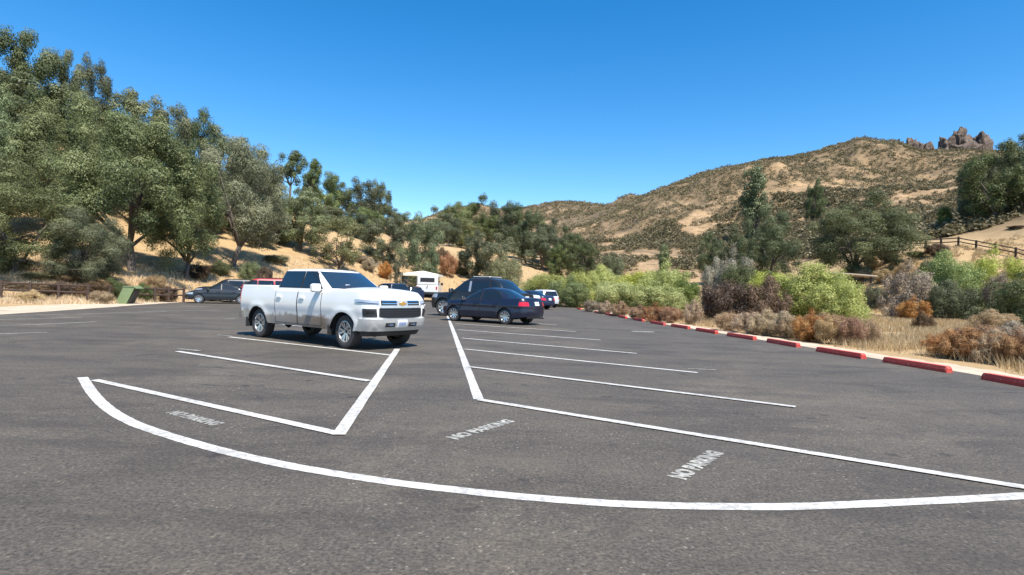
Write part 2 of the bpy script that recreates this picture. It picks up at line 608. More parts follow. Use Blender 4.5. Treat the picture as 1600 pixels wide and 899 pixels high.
def ribbon(pts, w, z, seg=.5, jitter=0, close=False):
    """flat ribbon along ground points, as verts and faces"""
    pts = [np.array(p[:2], float) for p in pts]
    out = []
    for i in range(len(pts) - 1):
        a, b = pts[i], pts[i + 1]
        n = max(1, int(np.linalg.norm(b - a) / seg))
        for k in range(n): out.append(a + (b - a) * k / n)
    out.append(pts[-1])
    vs, fs = [], []
    for i, p in enumerate(out):
        d = out[min(i + 1, len(out) - 1)] - out[max(i - 1, 0)]
        d /= (np.linalg.norm(d) + 1e-9)
        nrm = np.array([-d[1], d[0]])
        wa = w / 2 * (1 + (rr.uniform(-jitter, jitter) if jitter else 0))
        wb = w / 2 * (1 + (rr.uniform(-jitter, jitter) if jitter else 0))
        vs += [(*(p + nrm * wa), z), (*(p - nrm * wb), z)]
        if i: fs.append((2 * i - 2, 2 * i - 1, 2 * i + 1, 2 * i))
    return vs, fs

def smooth_pts(pts, n=10):
    """Catmull-Rom through ground points"""
    P_ = [np.array(p[:2], float) for p in pts]
    P_ = [2 * P_[0] - P_[1]] + P_ + [2 * P_[-1] - P_[-2]]
    out = []
    for i in range(1, len(P_) - 2):
        p0, p1, p2, p3 = P_[i - 1:i + 3]
        for k in range(n):
            t = k / n
            out.append(.5 * ((2 * p1) + (-p0 + p2) * t + (2 * p0 - 5 * p1 + 4 * p2 - p3) * t * t + (-p0 + 3 * p1 - 3 * p2 + p3) * t**3))
    out.append(P_[-2])
    return out

left_shoulder = [( *at(px, D)[:2],) for px, D in [(-900, 19.5), (-400, 22), (-200, 23.5)]] + [tuple(gp(px, py)[:2]) for px, py in [(0, 486), (60, 483), (130, 479), (200, 475), (270, 472)]]
vs, fs = ribbon(smooth_pts(left_shoulder), 5.0, -.008, 1.0, .1)
o = MB().add(vs, fs).build('dirt_shoulder', M_SAND, smooth=True); tag(o, kind='structure')
right_shoulder = [(q[0] + .85, q[1]) for q in SP]
right_shoulder = [(SP[0][0] + 1.9, 2), (SP[0][0] + 1.5, 8)] + right_shoulder
vs, fs = ribbon(smooth_pts(right_shoulder), 1.5, -.006, .8, .2)
o = MB().add(vs, fs).build('dirt_verge', M_SAND, smooth=True); tag(o, kind='structure')

# painted markings
M_PAINT = mat_paint('white_paint', .40, keep=.62)
M_PAINT_W = mat_paint('worn_white_paint', .30, (.50, .48, .41), keep=.42)
arc = [(129, 590), (137, 603), (150, 621), (172, 641), (205, 660), (245, 675), (300, 692), (360, 708), (450, 728), (550, 745), (650, 759), (795, 775),
       (950, 787), (1100, 792), (1250, 792), (1400, 786), (1600, 775.5), (1900, 755), (2300, 735)]
mk = MB()
def stripe(pxpts, w, smooth=False, target=None, z=.004):
    pts = [gp(*p) for p in pxpts]
    if smooth: pts = smooth_pts(pts, 8)
    vs, fs = ribbon(pts, w, z, .4, .05)
    (target or mk).add(vs, fs)
stripe(arc, .132, True)
mk2 = MB(); mk3 = MB(); zl = 0
for ln, w in [(((148, 594.5), (530, 679)), .125), (((529, 681), (621, 546)), .135), (((277, 550), (577, 596.5)), .11), (((358, 527), (610, 555.5)), .11),
              (((633, 524), (655, 489)), .12), (((655, 489), (664, 476)), .12), (((440, 508), (633, 524)), .1),
              (((748, 625), (703.5, 505)), .135), (((703.5, 505), (697, 488)), .12),
              (((748, 625.5), (1600, 763), (1900, 811)), .125), (((732, 574), (1243, 637)), .105), (((726, 546), (1090, 583)), .105),
              (((722, 529), (995, 553)), .105), (((716, 516), (938, 532)), .105), (((711, 506.5), (900, 519)), .1), (((707, 498), (870, 508)), .1)]:
    zl += 1; stripe(ln, w * (1.18 if w < .12 else 1.02), target=mk2, z=.008 + .002 * (zl % 4))
# far stalls on the left side of the lot
for ln in [((-120, 526), (74, 519.5)), ((-150, 512), (40, 508), (150, 503)), ((-150, 504), (130, 496)), ((120, 491), (260, 487)), ((215, 486.5), (345, 485)),
           ((200, 481.5), (330, 479)), ((352, 498.5), (368, 497.5)), ((-100, 497.5), (100, 491))]:
    stripe(ln, .12, target=mk3, z=.004)
# faint older marks
for ln, w in [(((987, 518.5), (1022, 519.5)), .45), (((1075, 577), (1120, 579)), .05), (((278, 546), (312, 549)), .10), (((340, 524), (362, 526)), .08)]:
    stripe(ln, w, target=mk3, z=.012)
tag(mk.build('curved_boundary_line', M_PAINT), kind='structure')
tag(mk2.build('parking_bay_lines', M_PAINT), kind='structure')
tag(mk3.build('faded_bay_lines', M_PAINT_W), kind='structure')


def stencil(words, p0, p1, up_px, h_end):
    """painted words from ground point p0 to p1, letters rising to the left of that way"""
    a = gp(*p0); b = gp(*p1); c = gp(*up_px)
    dx = (b - a)[:2]; L = np.linalg.norm(dx); dx /= L
    H = abs(np.dot((c - a)[:2], np.array([-dx[1], dx[0]])))
    cu = bpy.data.curves.new('stencil_text', 'FONT')
    cu.body = words; cu.size = 1.0; cu.resolution_u = 3
    cu.offset = .068
    to = bpy.data.objects.new('stencil_text', cu)
    COL.objects.link(to)
    bpy.context.view_layer.update()
    me = bpy.data.meshes.new_from_object(to.evaluated_get(bpy.context.evaluated_depsgraph_get()))
    bpy.data.objects.remove(to)
    co = np.zeros(len(me.vertices) * 3); me.vertices.foreach_get('co', co); co = co.reshape(-1, 3)
    co[:, 0] -= co[:, 0].min(); co[:, 1] -= co[:, 1].min()
    co[:, 0] *= L / co[:, 0].max(); co[:, 1] *= H / co[:, 1].max()
    w = np.zeros_like(co)
    w[:, 0] = a[0] + co[:, 0] * dx[0] - co[:, 1] * dx[1]
    w[:, 1] = a[1] + co[:, 0] * dx[1] + co[:, 1] * dx[0]
    w[:, 2] = .004
    me.vertices.foreach_set('co', w.reshape(-1))
    me.update()
    o = link('painted_words', me, M_PAINT_W, smooth=False)
    tag(o, kind='structure')
stencil('NO PARKING', (257, 646), (330, 666), (306, 649), 0)
stencil('NO PARKING', (715, 688), (807, 659), (700, 682), 0)
stencil('NO PARKING', (1072, 751), (1133, 709), (1041, 744), 0)

# ---------------------------------------------------------------- vegetation
def mat_leaf(name, dark, mid, light, trans=.25, rough=.55, hr=.035, vr=.52):
    if 'oak' not in name: hr = .014; vr = .34
    t = NT(name)
    a = t.node('ShaderNodeAttribute', attribute_name='tone').outputs['Fac']
    c = t.ramp(a, [(0, dark), (.5, mid), (1, light)])
    rnd = t.n.new('ShaderNodeObjectInfo').outputs['Random']
    hv = t.n.new('ShaderNodeHueSaturation')
    t.l.new(t.math('ADD', .497 - hr * .5, t.math('MULTIPLY', rnd, hr)), hv.inputs['Hue'])
    t.l.new(t.math('ADD', .99 - vr * .5, t.math('MULTIPLY', t.math('FRACT', t.math('MULTIPLY', rnd, 7.3)), vr)), hv.inputs['Value'])
    t.l.new(t.math('ADD', .80, t.math('MULTIPLY', t.math('FRACT', t.math('MULTIPLY', rnd, 3.7)), .35)), hv.inputs['Saturation'])
    t.l.new(c, hv.inputs['Color']); c = hv.outputs[0]
    b = t.node('ShaderNodeBsdfPrincipled', Roughness=rough)
    t.l.new(c, b.inputs['Base Color'])
    b.inputs['Specular IOR Level'].default_value = .35
    tr = t.node('ShaderNodeBsdfTranslucent')
    t.l.new(c, tr.inputs['Color'])
    ms = t.n.new('ShaderNodeMixShader'); ms.inputs[0].default_value = trans
    t.l.new(b.outputs[0], ms.inputs[1]); t.l.new(tr.outputs[0], ms.inputs[2])
    t.l.new(ms.outputs[0], t.out.inputs[0])
    return t.m

OAK = mat_leaf('oak_leaves', (.055, .076, .030), (.155, .188, .084), (.30, .33, .155), .34)
OAK_OLIVE = mat_leaf('olive_oak_leaves', (.078, .086, .036), (.175, .188, .088), (.30, .30, .15), .32)
OAK_DARK = mat_leaf('dark_oak_leaves', (.042, .058, .022), (.108, .132, .052), (.21, .235, .10), .34)
WILLOW = mat_leaf('willow_leaves', (.20, .225, .05), (.39, .42, .115), (.56, .58, .21), .35)
WILLOW_GREEN = mat_leaf('green_willow_leaves', (.09, .125, .03), (.20, .26, .07), (.35, .40, .12), .35)
BROWN = mat_leaf('dry_brown_twigs', (.045, .028, .014), (.105, .066, .034), (.21, .14, .078), .1)
BUCK = mat_leaf('buckwheat_stems', (.17, .09, .035), (.40, .265, .13), (.62, .49, .29), .2)
RUST = mat_leaf('rusty_buckwheat_stems', (.17, .062, .020), (.37, .18, .065), (.58, .38, .17), .2)
GREY = mat_leaf('grey_twigs', (.115, .088, .054), (.265, .21, .14), (.46, .385, .275), .1)
STRAW = mat_leaf('straw', (.30, .20, .09), (.50, .36, .18), (.66, .52, .30), .3)
GRASS = mat_leaf('dry_grass_blades', (.36, .25, .11), (.62, .46, .23), (.80, .66, .40), .3)
PALE = mat_leaf('pale_seed_heads', (.10, .09, .06), (.28, .255, .19), (.60, .56, .44), .2)
CHAP = mat_leaf('chaparral_leaves', (.075, .066, .030), (.160, .136, .062), (.28, .225, .112), .22)
def mat_bark():
    t = NT('bark'); p = t.coord('Object')
    n = t.noise(t.coord('Object', (1, 1, .25)), 9, 5, .7)
    return t.bsdf(t.mix(n, (.05, .04, .033), (.17, .14, .12)), .95, bump=n, bstr=.8, bdist=.05)
BARK = mat_bark()


def quads(C, N, size, rs, aspect=1.5):
    """leaf-like quads at centres C with normals N"""
    n = len(C)
    N = N / (np.linalg.norm(N, axis=1, keepdims=True) + 1e-9)
    r = rs.normal(size=(n, 3))
    T = np.cross(N, r); T /= (np.linalg.norm(T, axis=1, keepdims=True) + 1e-9)
    B = np.cross(N, T)
    s = (size * rs.uniform(.6, 1.35, n))[:, None]
    # a pointed leaf shape: four corners of a rhomb, slightly folded
    V = np.stack([C - T * s * aspect * .5, C - B * s * .42 + N * s * .1, C + T * s * aspect * .5, C + B * s * .42 + N * s * .1], 1)
    return V


def crown_mesh(name, seed, nleaf, leaf, nclump=60, rx=1., rz=1., low=.15, clump=(.17, .30), hollow=.55, gaps=.0, lobes=5, top_bias=0.):
    """unit crown: radius about 1 sideways, from z=0 to z=2*rz-ish; clumps of leaves on an uneven dome"""
    rs = np.random.RandomState(seed)
    lob = [(rs.uniform(0, 2 * np.pi), rs.uniform(-.2, .9), rs.uniform(.78, 1.12)) for _ in range(lobes)]
    cs = []
    tries = 0
    while len(cs) < nclump and tries < 8000:
        tries += 1
        v = rs.normal(size=3); v /= np.linalg.norm(v)
        rad = rs.uniform(hollow, 1.0) ** .6
        k = max([w * max(0, math.cos(math.atan2(v[1], v[0]) - a)) * .5 + w * .55 for a, e, w in lob])
        p = v * rad * (.55 + .45 * k)
        p[0] *= rx; p[1] *= rx; p[2] = (p[2] * rz) + rz
        if p[2] < low * rz * 2 * (.6 + .8 * rs.rand()): continue
        cs.append((p, rs.uniform(*clump)))
    C, N, T = [], [], []
    w = np.array([c[1] ** 2 for c in cs]); w /= w.sum()
    cnt = rs.multinomial(nleaf, w)
    mid = np.array([0, 0, rz * .8])
    for (c, r_), m in zip(cs, cnt):
        d = rs.normal(size=(m, 3)); d /= np.linalg.norm(d, axis=1, keepdims=True)
        d[:, 2] = np.abs(d[:, 2]) * np.where(rs.rand(m) < .72, 1, -1)
        rad = r_ * (1 - rs.rand(m) ** 2.6 * .7)
        sc = np.array([1.0, 1.0, .98])
        # ragged clump outline
        ph = rs.uniform(0, 6.28, 3)
        bump = 1 + .22 * np.sin(d[:, 0] * 5 + ph[0]) * np.sin(d[:, 1] * 5 + ph[1]) + .15 * np.sin(d[:, 2] * 9 + ph[2])
        P = c + d * (rad * bump)[:, None] * sc
        C.append(P)
        nn = d * 1.5 + rs.normal(size=(m, 3)) * .5 + np.array([0, 0, .35])
        N.append(nn)
        tone = rs.normal(.52 + rs.uniform(-.24, .24), .20, m)
        T.append(tone)
    C = np.concatenate(C); N = np.concatenate(N); T = np.clip(np.concatenate(T), 0, 1)
    V = quads(C, N, leaf, rs)
    return fast_mesh(name, V, 4, T), cs


def trunk_mb(seed, cs, base_r, top=1.0, forks=5, z_split=.28):
    """tapered trunk with limbs reaching into the clumps, unit crown space"""
    rs = random.Random(seed)
    mb = MB()
    lean = (rs.uniform(-.12, .12), rs.uniform(-.12, .12))
    s = Vector((lean[0], lean[1], z_split))
    mb.tube([(0, 0, -.12), (0, 0, 0.02), (lean[0] * .4, lean[1] * .4, z_split * .5), s], [base_r * 1.5, base_r * 1.15, base_r * .95, base_r * .85], 9)
    pick = sorted(cs, key=lambda c: rs.random())[:forks * 3]
    for i in range(forks):
        tgt = Vector(pick[i][0])
        m1 = s.lerp(tgt, .38) + Vector((rs.uniform(-.08, .08), rs.uniform(-.08, .08), .04))
        m2 = s.lerp(tgt, .72) + Vector((rs.uniform(-.07, .07), rs.uniform(-.07, .07), .05))
        r0 = base_r * rs.uniform(.5, .7)
        mb.tube([s - Vector((0, 0, .03)), m1, m2, tgt], [r0, r0 * .72, r0 * .45, r0 * .14], 7)
        for q in (1, 2):
            t2 = Vector(pick[(i + q * forks) % len(pick)][0])
            if (t2 - m1).length < 1.1:
                mm = m1.lerp(t2, .5) + Vector((rs.uniform(-.06, .06), rs.uniform(-.06, .06), .05))
                mb.tube([m1, mm, t2], [r0 * .5, r0 * .32, r0 * .08], 5)
    return mb


PROTO = {}
def proto(key, **kw):
    lift = kw.pop('lift', 0)
    seed = kw.pop('seed'); base_r = kw.pop('base_r', .06); forks = kw.pop('forks', 6); zs = kw.pop('z_split', .28)
    me, cs = crown_mesh('crown', seed, **kw)
    if lift:
        me.transform(Matrix.Translation((0, 0, lift)))
        cs = [(c[0] + np.array([0, 0, lift]), c[1]) for c in cs]
    tm = trunk_mb(seed, cs, base_r, forks=forks, z_split=zs)
    tmesh = bpy.data.meshes.new('trunk'); tmesh.from_pydata(tm.v, [], tm.f); tmesh.update()
    tmesh.polygons.foreach_set('use_smooth', np.ones(len(tmesh.polygons), dtype=bool))
    tmesh.materials.append(BARK)
    PROTO[key] = (me, tmesh, {})

for i in range(4):
    proto(('near', i), seed=11 + i, nleaf=125000, leaf=.0155, nclump=78, low=.10, clump=(.12, .25), lobes=6, hollow=.35)
for i in range(3):
    proto(('tall', i), seed=21 + i, nleaf=120000, leaf=.0155, nclump=76, low=.27, clump=(.12, .24), lobes=6, hollow=.35, z_split=.35, base_r=.05)
for i in range(4):
    proto(('far', i), seed=31 + i, nleaf=36000, leaf=.028, nclump=52, low=.10, clump=(.15, .27), lobes=5, hollow=.35)
for i in range(2):
    proto(('lacy', i), seed=51 + i, nleaf=16000, leaf=.030, nclump=50, low=.20, clump=(.12, .22), lobes=6, hollow=.3, base_r=.045)
proto(('high', 0), seed=61, nleaf=9000, leaf=.055, nclump=34, low=.05, clump=(.2, .33), rz=1.1, lobes=4, hollow=.3, lift=1.5, z_split=1.5, base_r=.09)
proto(('cone', 0), seed=71, nleaf=12000, leaf=.045, nclump=60, low=.0, clump=(.15, .25), rx=.6, rz=1.1, lobes=3, hollow=.1)
for i in range(3):     # rounded shrubs that reach the ground
    proto(('bush', i), seed=81 + i, nleaf=42000, leaf=.025, nclump=75, rz=.62, low=-.2, clump=(.16, .28), lobes=5, base_r=.03, z_split=.1, hollow=.3)


def with_mat(me, mat, cache):
    if mat.name not in cache:
        m2 = me.copy(); m2.materials.clear(); m2.materials.append(mat); cache[mat.name] = m2
    return cache[mat.name]

vrs = random.Random(77)
def tree(px, D, top, hw, kind, mat, label, group=None, name='oak_tree', cat='tree', base=None, sink=.25, var=None, crown='crown', trunk='trunk', depth=1.0):
    D = D * DS
    keys = [k for k in PROTO if k[0] == kind]
    k = keys[(var if var is not None else vrs.randrange(len(keys))) % len(keys)]
    me, tm, cache = PROTO[k]
    loc = at(px, D / DS, sink) if base is None else (uof(px) * D, D, base)
    H = max(zat(px, top, D) - loc[2], .4)
    W = hw / F_PX * D * (.86 if px > 1090 and kind != 'bush' else .96)
    hmax = {'near': 2.0, 'tall': 2.0, 'far': 2.0, 'lacy': 2.0, 'high': 3.7, 'cone': 2.25, 'bush': 1.27}[kind]
    r = empty(name, loc, vrs.uniform(0, 6.28))
    r.scale = (W / (1.0 if kind != 'cone' else .6), W * depth / (1.0 if kind != 'cone' else .6), H / hmax)
    tag(r, label, cat, group)
    a = bpy.data.objects.new(trunk, tm); COL.objects.link(a); a.parent = r
    b = bpy.data.objects.new(crown, with_mat(me, mat, cache)); COL.objects.link(b); b.parent = r
    return r

GL = 'oaks on the left hillside'
# front row above the left fence
tree(20, 41, 268, 112, 'near', OAK_OLIVE, 'broad low pale olive oak behind the rail fence at the left edge', GL, var=0)
tree(135, 42, 325, 58, 'near', OAK, 'small oak with a low crown behind the rail fence, left of the green bin', GL, var=1)
tree(205, 50, 168, 118, 'tall', OAK, 'tall broad oak above the green bin with a wide full crown', GL, var=2)
tree(290, 54, 255, 68, 'tall', OAK, 'rounded grey green oak hanging over the tan slope left of the parked dark sedan', GL, var=3)
tree(362, 64, 210, 80, 'tall', OAK_OLIVE, 'open oak with pale twisted trunks above the parked dark sedan', GL, var=1)
tree(75, 55, 150, 88, 'near', OAK, 'big oak on the upper left slope behind the pale olive one', GL, var=3)
tree(-60, 50, 130, 90, 'near', OAK, 'oak cut by the left frame edge below the highest crowns', GL, var=2)
G1 = 'crowns along the upper left skyline'
L1 = 'grey green oak in the crowd of crowns along the upper left skyline'
for (px, D, top, hw, m) in [(-40, 72, 60, 110, OAK), (30, 76, 42, 75, OAK), (95, 80, 72, 40, OAK), (135, 82, 92, 28, OAK_DARK), (195, 85, 142, 55, OAK_OLIVE),
                            (250, 86, 160, 45, OAK_OLIVE), (300, 90, 174, 28, OAK_DARK), (345, 92, 204, 48, OAK), (395, 96, 238, 45, OAK), (150, 80, 165, 60, OAK),
                            (-120, 70, 40, 100, OAK)]:
    tree(px, D, top, hw, 'far', m, L1, G1, depth=.8)
G2 = 'oaks filling the left slope below the skyline'
L2 = 'oak filling the left slope between the front row and the skyline crowns'
for (px, D, top, hw, m) in [(125, 66, 200, 65, OAK), (255, 68, 225, 60, OAK), (300, 74, 255, 55, OAK), (10, 62, 165, 75, OAK), (180, 72, 200, 55, OAK_OLIVE),
                            (425, 84, 292, 48, OAK), (400, 78, 268, 42, OAK_OLIVE), (340, 80, 262, 50, OAK)]:
    tree(px, D, top, hw, 'far', m, L2, G2)
tree(449, 112, 231, 22, 'high', OAK_DARK, 'dark oak standing alone against the sky left of centre', GL, var=0)
tree(482, 114, 244, 15, 'high', OAK_DARK, 'thin small crowned oak just right of the lone dark skyline oak', GL)
tree(467, 84, 300, 42, 'far', OAK, 'leaning oak on the tan slope above the white pickup cab', GL, var=2)
tree(527, 82, 333, 44, 'lacy', OAK_OLIVE, 'thin olive grey tree with spreading stems behind the white pickup', GL, var=0)
tree(655, 92, 338, 34, 'far', OAK, 'round oak with a bare trunk just above the cream canopy', GL, var=3)
tree(597, 98, 338, 38, 'far', OAK_OLIVE, 'oak between the olive grey tree and the round one by the canopy', GL, var=0)
tree(622, 84, 392, 15, 'lacy', OAK_OLIVE, 'sapling on the tan bank left of the cream canopy', GL, var=1)
tree(770, 104, 360, 46, 'lacy', OAK_OLIVE, 'wide low oak with many stems above the black off-roader', GL, var=1)
tree(742, 108, 362, 26, 'far', OAK, 'small dark green oak touching the wide low one above the black off-roader', GL, var=1)
tree(790, 99, 398, 32, 'bush', OAK_OLIVE, 'pale green bush at the foot of the wide low oak', 'bushes on the slopes', name='bush', cat='bush', var=0)
G3 = 'oaks on the middle skyline'
L3 = 'oak in the dark row along the middle skyline left of centre'
for (px, D, top, hw, m) in [(500, 118, 262, 34, OAK), (530, 124, 282, 30, OAK), (560, 126, 281, 30, OAK_DARK), (588, 130, 284, 20, OAK_DARK), (605, 132, 322, 28, OAK),
                            (505, 104, 318, 36, OAK_OLIVE), (548, 108, 330, 34, OAK), (570, 112, 325, 32, OAK), (625, 136, 332, 26, OAK), (470, 120, 290, 24, OAK)]:
    tree(px, D, top, hw, 'far', m, L3, G3, depth=.8)
G4 = 'oaks closing the valley in the middle'
L4 = 'dark green oak among those closing the valley behind the black pickup'
for (px, D, top, hw, m) in [(682, 150, 334, 30, OAK_OLIVE), (712, 155, 320, 28, OAK), (745, 160, 316, 32, OAK_DARK), (775, 166, 326, 30, OAK_DARK), (802, 170, 325, 28, OAK_DARK),
                            (830, 165, 334, 30, OAK), (858, 150, 352, 28, OAK_DARK), (885, 150, 365, 24, OAK), (845, 140, 362, 30, OAK), (820, 145, 345, 26, OAK_DARK),
                            (700, 140, 345, 22, OAK), (728, 145, 350, 24, OAK_OLIVE)]:
    tree(px, D, top - 8, hw, 'far', m, L4, G4)
tree(908, 122, 374, 27, 'far', OAK_DARK, 'very dark round oak above the left end of the bright green willows', 'oaks closing the valley', var=2)
tree(872, 126, 380, 22, 'far', OAK_DARK, 'dark oak left of the very dark round one above the willows', 'oaks closing the valley', var=0)
tree(955, 118, 398, 20, 'bush', OAK, 'grey green bush on the slope behind the willows', 'bushes on the slopes', name='bush', cat='bush', var=1)
tree(1035, 120, 380, 10, 'cone', OAK, 'narrow conical dark green tree rising behind the willows', name='conical_tree')
GR = 'oaks on the right'
tree(1334, 82, 308, 88, 'near', OAK_DARK, 'big dark round oak left of the trail fence', GR, var=0)
tree(1196, 90, 334, 52, 'near', OAK_DARK, 'dense dark oak between the white topped bush and the big round oak', GR, var=3)
tree(1146, 96, 356, 32, 'far', OAK_DARK, 'dark oak behind the white topped bush', GR, var=1)
tree(1112, 100, 368, 26, 'far', OAK_DARK, 'leftmost of the dark oaks at the foot of the rocky hill', GR, var=2)
tree(1175, 190, 256, 24, 'cone', OAK, 'tall narrow grey oak high on the hillside ridge', GR, var=3, sink=.5)
tree(1268, 200, 284, 18, 'far', OAK_DARK, 'dark oak in the hollow of the right hill', GR, var=2, sink=.8)
tree(1552, 96, 228, 62, 'far', OAK_DARK, 'large dark oak under the rock pinnacles at the right edge', GR, var=1)
tree(1520, 102, 250, 32, 'far', OAK, 'oak on the left side of the large one under the pinnacles', GR, var=0)
tree(1592, 104, 212, 42, 'far', OAK_DARK, 'highest oak at the right frame edge', GR, var=2)
tree(1640, 94, 235, 60, 'far', OAK_DARK, 'oak cut off by the right frame edge', GR, var=3)
tree(1474, 104, 322, 13, 'cone', WILLOW_GREEN, 'small pointed fresh green tree on the bare golden slope', name='conical_tree', var=0)

# willows and shrubs beyond the wheel stops
GW = 'bright green willows beyond the wheel stops'
LW = 'bright yellow green willow bush in the long bank beyond the far wheel stops'
for (px, D, top, hw, m) in [(862, 72, 424, 42, WILLOW), (905, 66, 420, 38, WILLOW), (935, 64, 415, 34, WILLOW), (958, 68, 422, 42, WILLOW), (1000, 60, 420, 46, WILLOW),
                            (1040, 58, 414, 44, WILLOW), (968, 56, 436, 44, WILLOW), (1020, 54, 440, 52, WILLOW), (1060, 58, 432, 34, WILLOW_GREEN), (890, 62, 434, 34, WILLOW_GREEN),
                            (840, 78, 430, 30, WILLOW)]:
    tree(px, D, top + 3, hw, 'bush', m, LW, GW, name='willow_bush', cat='bush', sink=.1, crown='foliage', trunk='stems')
tree(1262, 40, 418, 74, 'bush', WILLOW, 'large bright green willow right of the dark brown shrub', GW, name='willow_bush', cat='bush', var=0, crown='foliage', trunk='stems')
tree(1312, 37, 436, 46, 'bush', WILLOW, 'lower right shoulder of bright willow foliage above the tan buckwheat', GW, name='willow_bush', cat='bush', var=1, crown='foliage', trunk='stems')
tree(1205, 43, 424, 40, 'bush', WILLOW, 'bright willow half hidden behind the dark brown shrub', GW, name='willow_bush', cat='bush', var=2, crown='foliage', trunk='stems')
tree(1490, 56, 398, 50, 'bush', WILLOW_GREEN, 'green willow below the trail fence, left one of the two', GW, name='willow_bush', cat='bush', var=0, crown='foliage', trunk='stems')
tree(1552, 58, 398, 42, 'bush', WILLOW, 'green willow below the trail fence, right one of the two', GW, name='willow_bush', cat='bush', var=1, crown='foliage', trunk='stems')
GB = 'bare and dark shrubs beyond the wheel stops'
tree(1138, 36, 438, 44, 'bush', BROWN, 'dark brown leafless shrub nearest the bright willows', GB, name='shrub', cat='bush', var=2, crown='foliage', trunk='stems')
tree(1190, 35, 436, 40, 'bush', BROWN, 'reddish brown shrub joined to the right of the dark brown one', GB, name='shrub', cat='bush', var=0, crown='foliage', trunk='stems')
tree(1146, 60, 398, 30, 'bush', PALE, 'bush covered in white fluffy seed heads', GB, name='shrub', cat='bush', var=1, crown='foliage', trunk='stems')
tree(1160, 56, 412, 38, 'bush', OAK_DARK, 'near black shrub under the white topped bush', GB, name='shrub', cat='bush', var=2, crown='foliage', trunk='stems')
tree(1112, 62, 408, 22, 'bush', PALE, 'small pale tufted shrub left of the white topped bush', GB, name='shrub', cat='bush', var=0, crown='foliage', trunk='stems')
tree(1420, 52, 420, 40, 'bush', GREY, 'grey mauve leafless shrub in the meadow', GB, name='shrub', cat='bush', var=1, crown='foliage', trunk='stems')
tree(1562, 48, 426, 26, 'bush', GREY, 'silvery twig shrub before the right hand green willow', GB, name='shrub', cat='bush', var=2, crown='foliage', trunk='stems')
tree(1492, 50, 442, 46, 'bush', OAK_DARK, 'dark shrub at the foot of the green willow by the trail fence', GB, name='shrub', cat='bush', var=0, crown='foliage', trunk='stems')
tree(1598, 38, 434, 58, 'bush', OAK_DARK, 'large very dark shrub at the right frame edge', GB, name='shrub', cat='bush', var=1, crown='foliage', trunk='stems')
tree(1368, 60, 446, 20, 'bush', OAK_OLIVE, 'small grey green bush beside the low flat roof', GB, name='shrub', cat='bush', var=2, crown='foliage', trunk='stems')
GK = 'dry buckwheat shrubs behind the wheel stops'
LK = 'tan and rust buckwheat shrub in the low row under the large bright willow'
for (px, D, top, hw, m) in [(1142, 27.5, 488, 26, BUCK), (1170, 26, 487, 26, BUCK), (1200, 25, 486, 28, STRAW), (1232, 24, 489, 30, BUCK), (1268, 22.5, 490, 30, RUST), (1300, 21.5, 494, 28, STRAW),
                            (1330, 21, 493, 26, RUST), (1358, 21, 497, 20, BUCK), (1218, 27, 488, 28, GREY), (1290, 25, 488, 32, BUCK)]:
    tree(px, D, top, hw, 'bush', m, LK, GK, name='buckwheat_shrub', cat='bush', sink=.05, crown='foliage', trunk='stems')
LK2 = 'rust brown buckwheat shrub in the clump behind the nearest wheel stops'
for (px, D, top, hw, m) in [(1478, 17.6, 518, 32, RUST), (1512, 16.8, 514, 36, RUST), (1550, 16.2, 518, 36, BUCK), (1588, 15.6, 520, 36, RUST), (1630, 15.2, 518, 40, RUST), (1536, 18.5, 507, 40, RUST), (1595, 18, 506, 40, GREY)]:
    tree(px, D, top, hw, 'bush', m, LK2, 'rusty shrubs behind the nearest wheel stops', name='buckwheat_shrub', cat='bush', sink=.05, crown='foliage', trunk='stems')
LK3 = 'low reddish shrub in the strip behind the far wheel stops'
for (px, D, top, hw, m) in [(1000, 37, 479, 20, RUST), (1025, 34.5, 477, 22, RUST), (1050, 33.5, 479, 20, RUST), (968, 41, 472, 16, RUST), (945, 45, 471, 14, BUCK), (925, 49, 469, 14, GREY), (1082, 33, 470, 16, BUCK)]:
    tree(px, D, top, hw, 'bush', m, LK3, 'reddish strip behind the far wheel stops', name='low_shrub', cat='bush', sink=.05, crown='foliage', trunk='stems')
tree(1445, 34, 488, 17, 'bush', BROWN, 'small dark red brown shrub alone in the golden meadow', GB, name='shrub', cat='bush', var=0, crown='foliage', trunk='stems')
GM = 'dry shrubs scattered on the meadow and bank'
for (px, D, top, hw, m) in [(1428, 47, 468, 24, RUST), (1560, 34, 486, 34, STRAW),
                            (1385, 84, 388, 16, BROWN), (1430, 80, 392, 14, OAK_OLIVE), (1462, 78, 380, 18, BROWN), (1410, 72, 408, 16, BUCK), (1450, 70, 405, 18, OAK_OLIVE), (1360, 84, 402, 14, BUCK),
                            (1380, 75, 420, 18, STRAW), (1345, 80, 418, 14, STRAW), (1588, 85, 362, 16, BROWN)]:
    tree(px, D, top, hw, 'bush', m, 'dry shrub scattered on the golden meadow and bank at the right', GM, name='dry_shrub', cat='bush', sink=.05, crown='foliage', trunk='stems')
GU = 'undergrowth along the left fence'
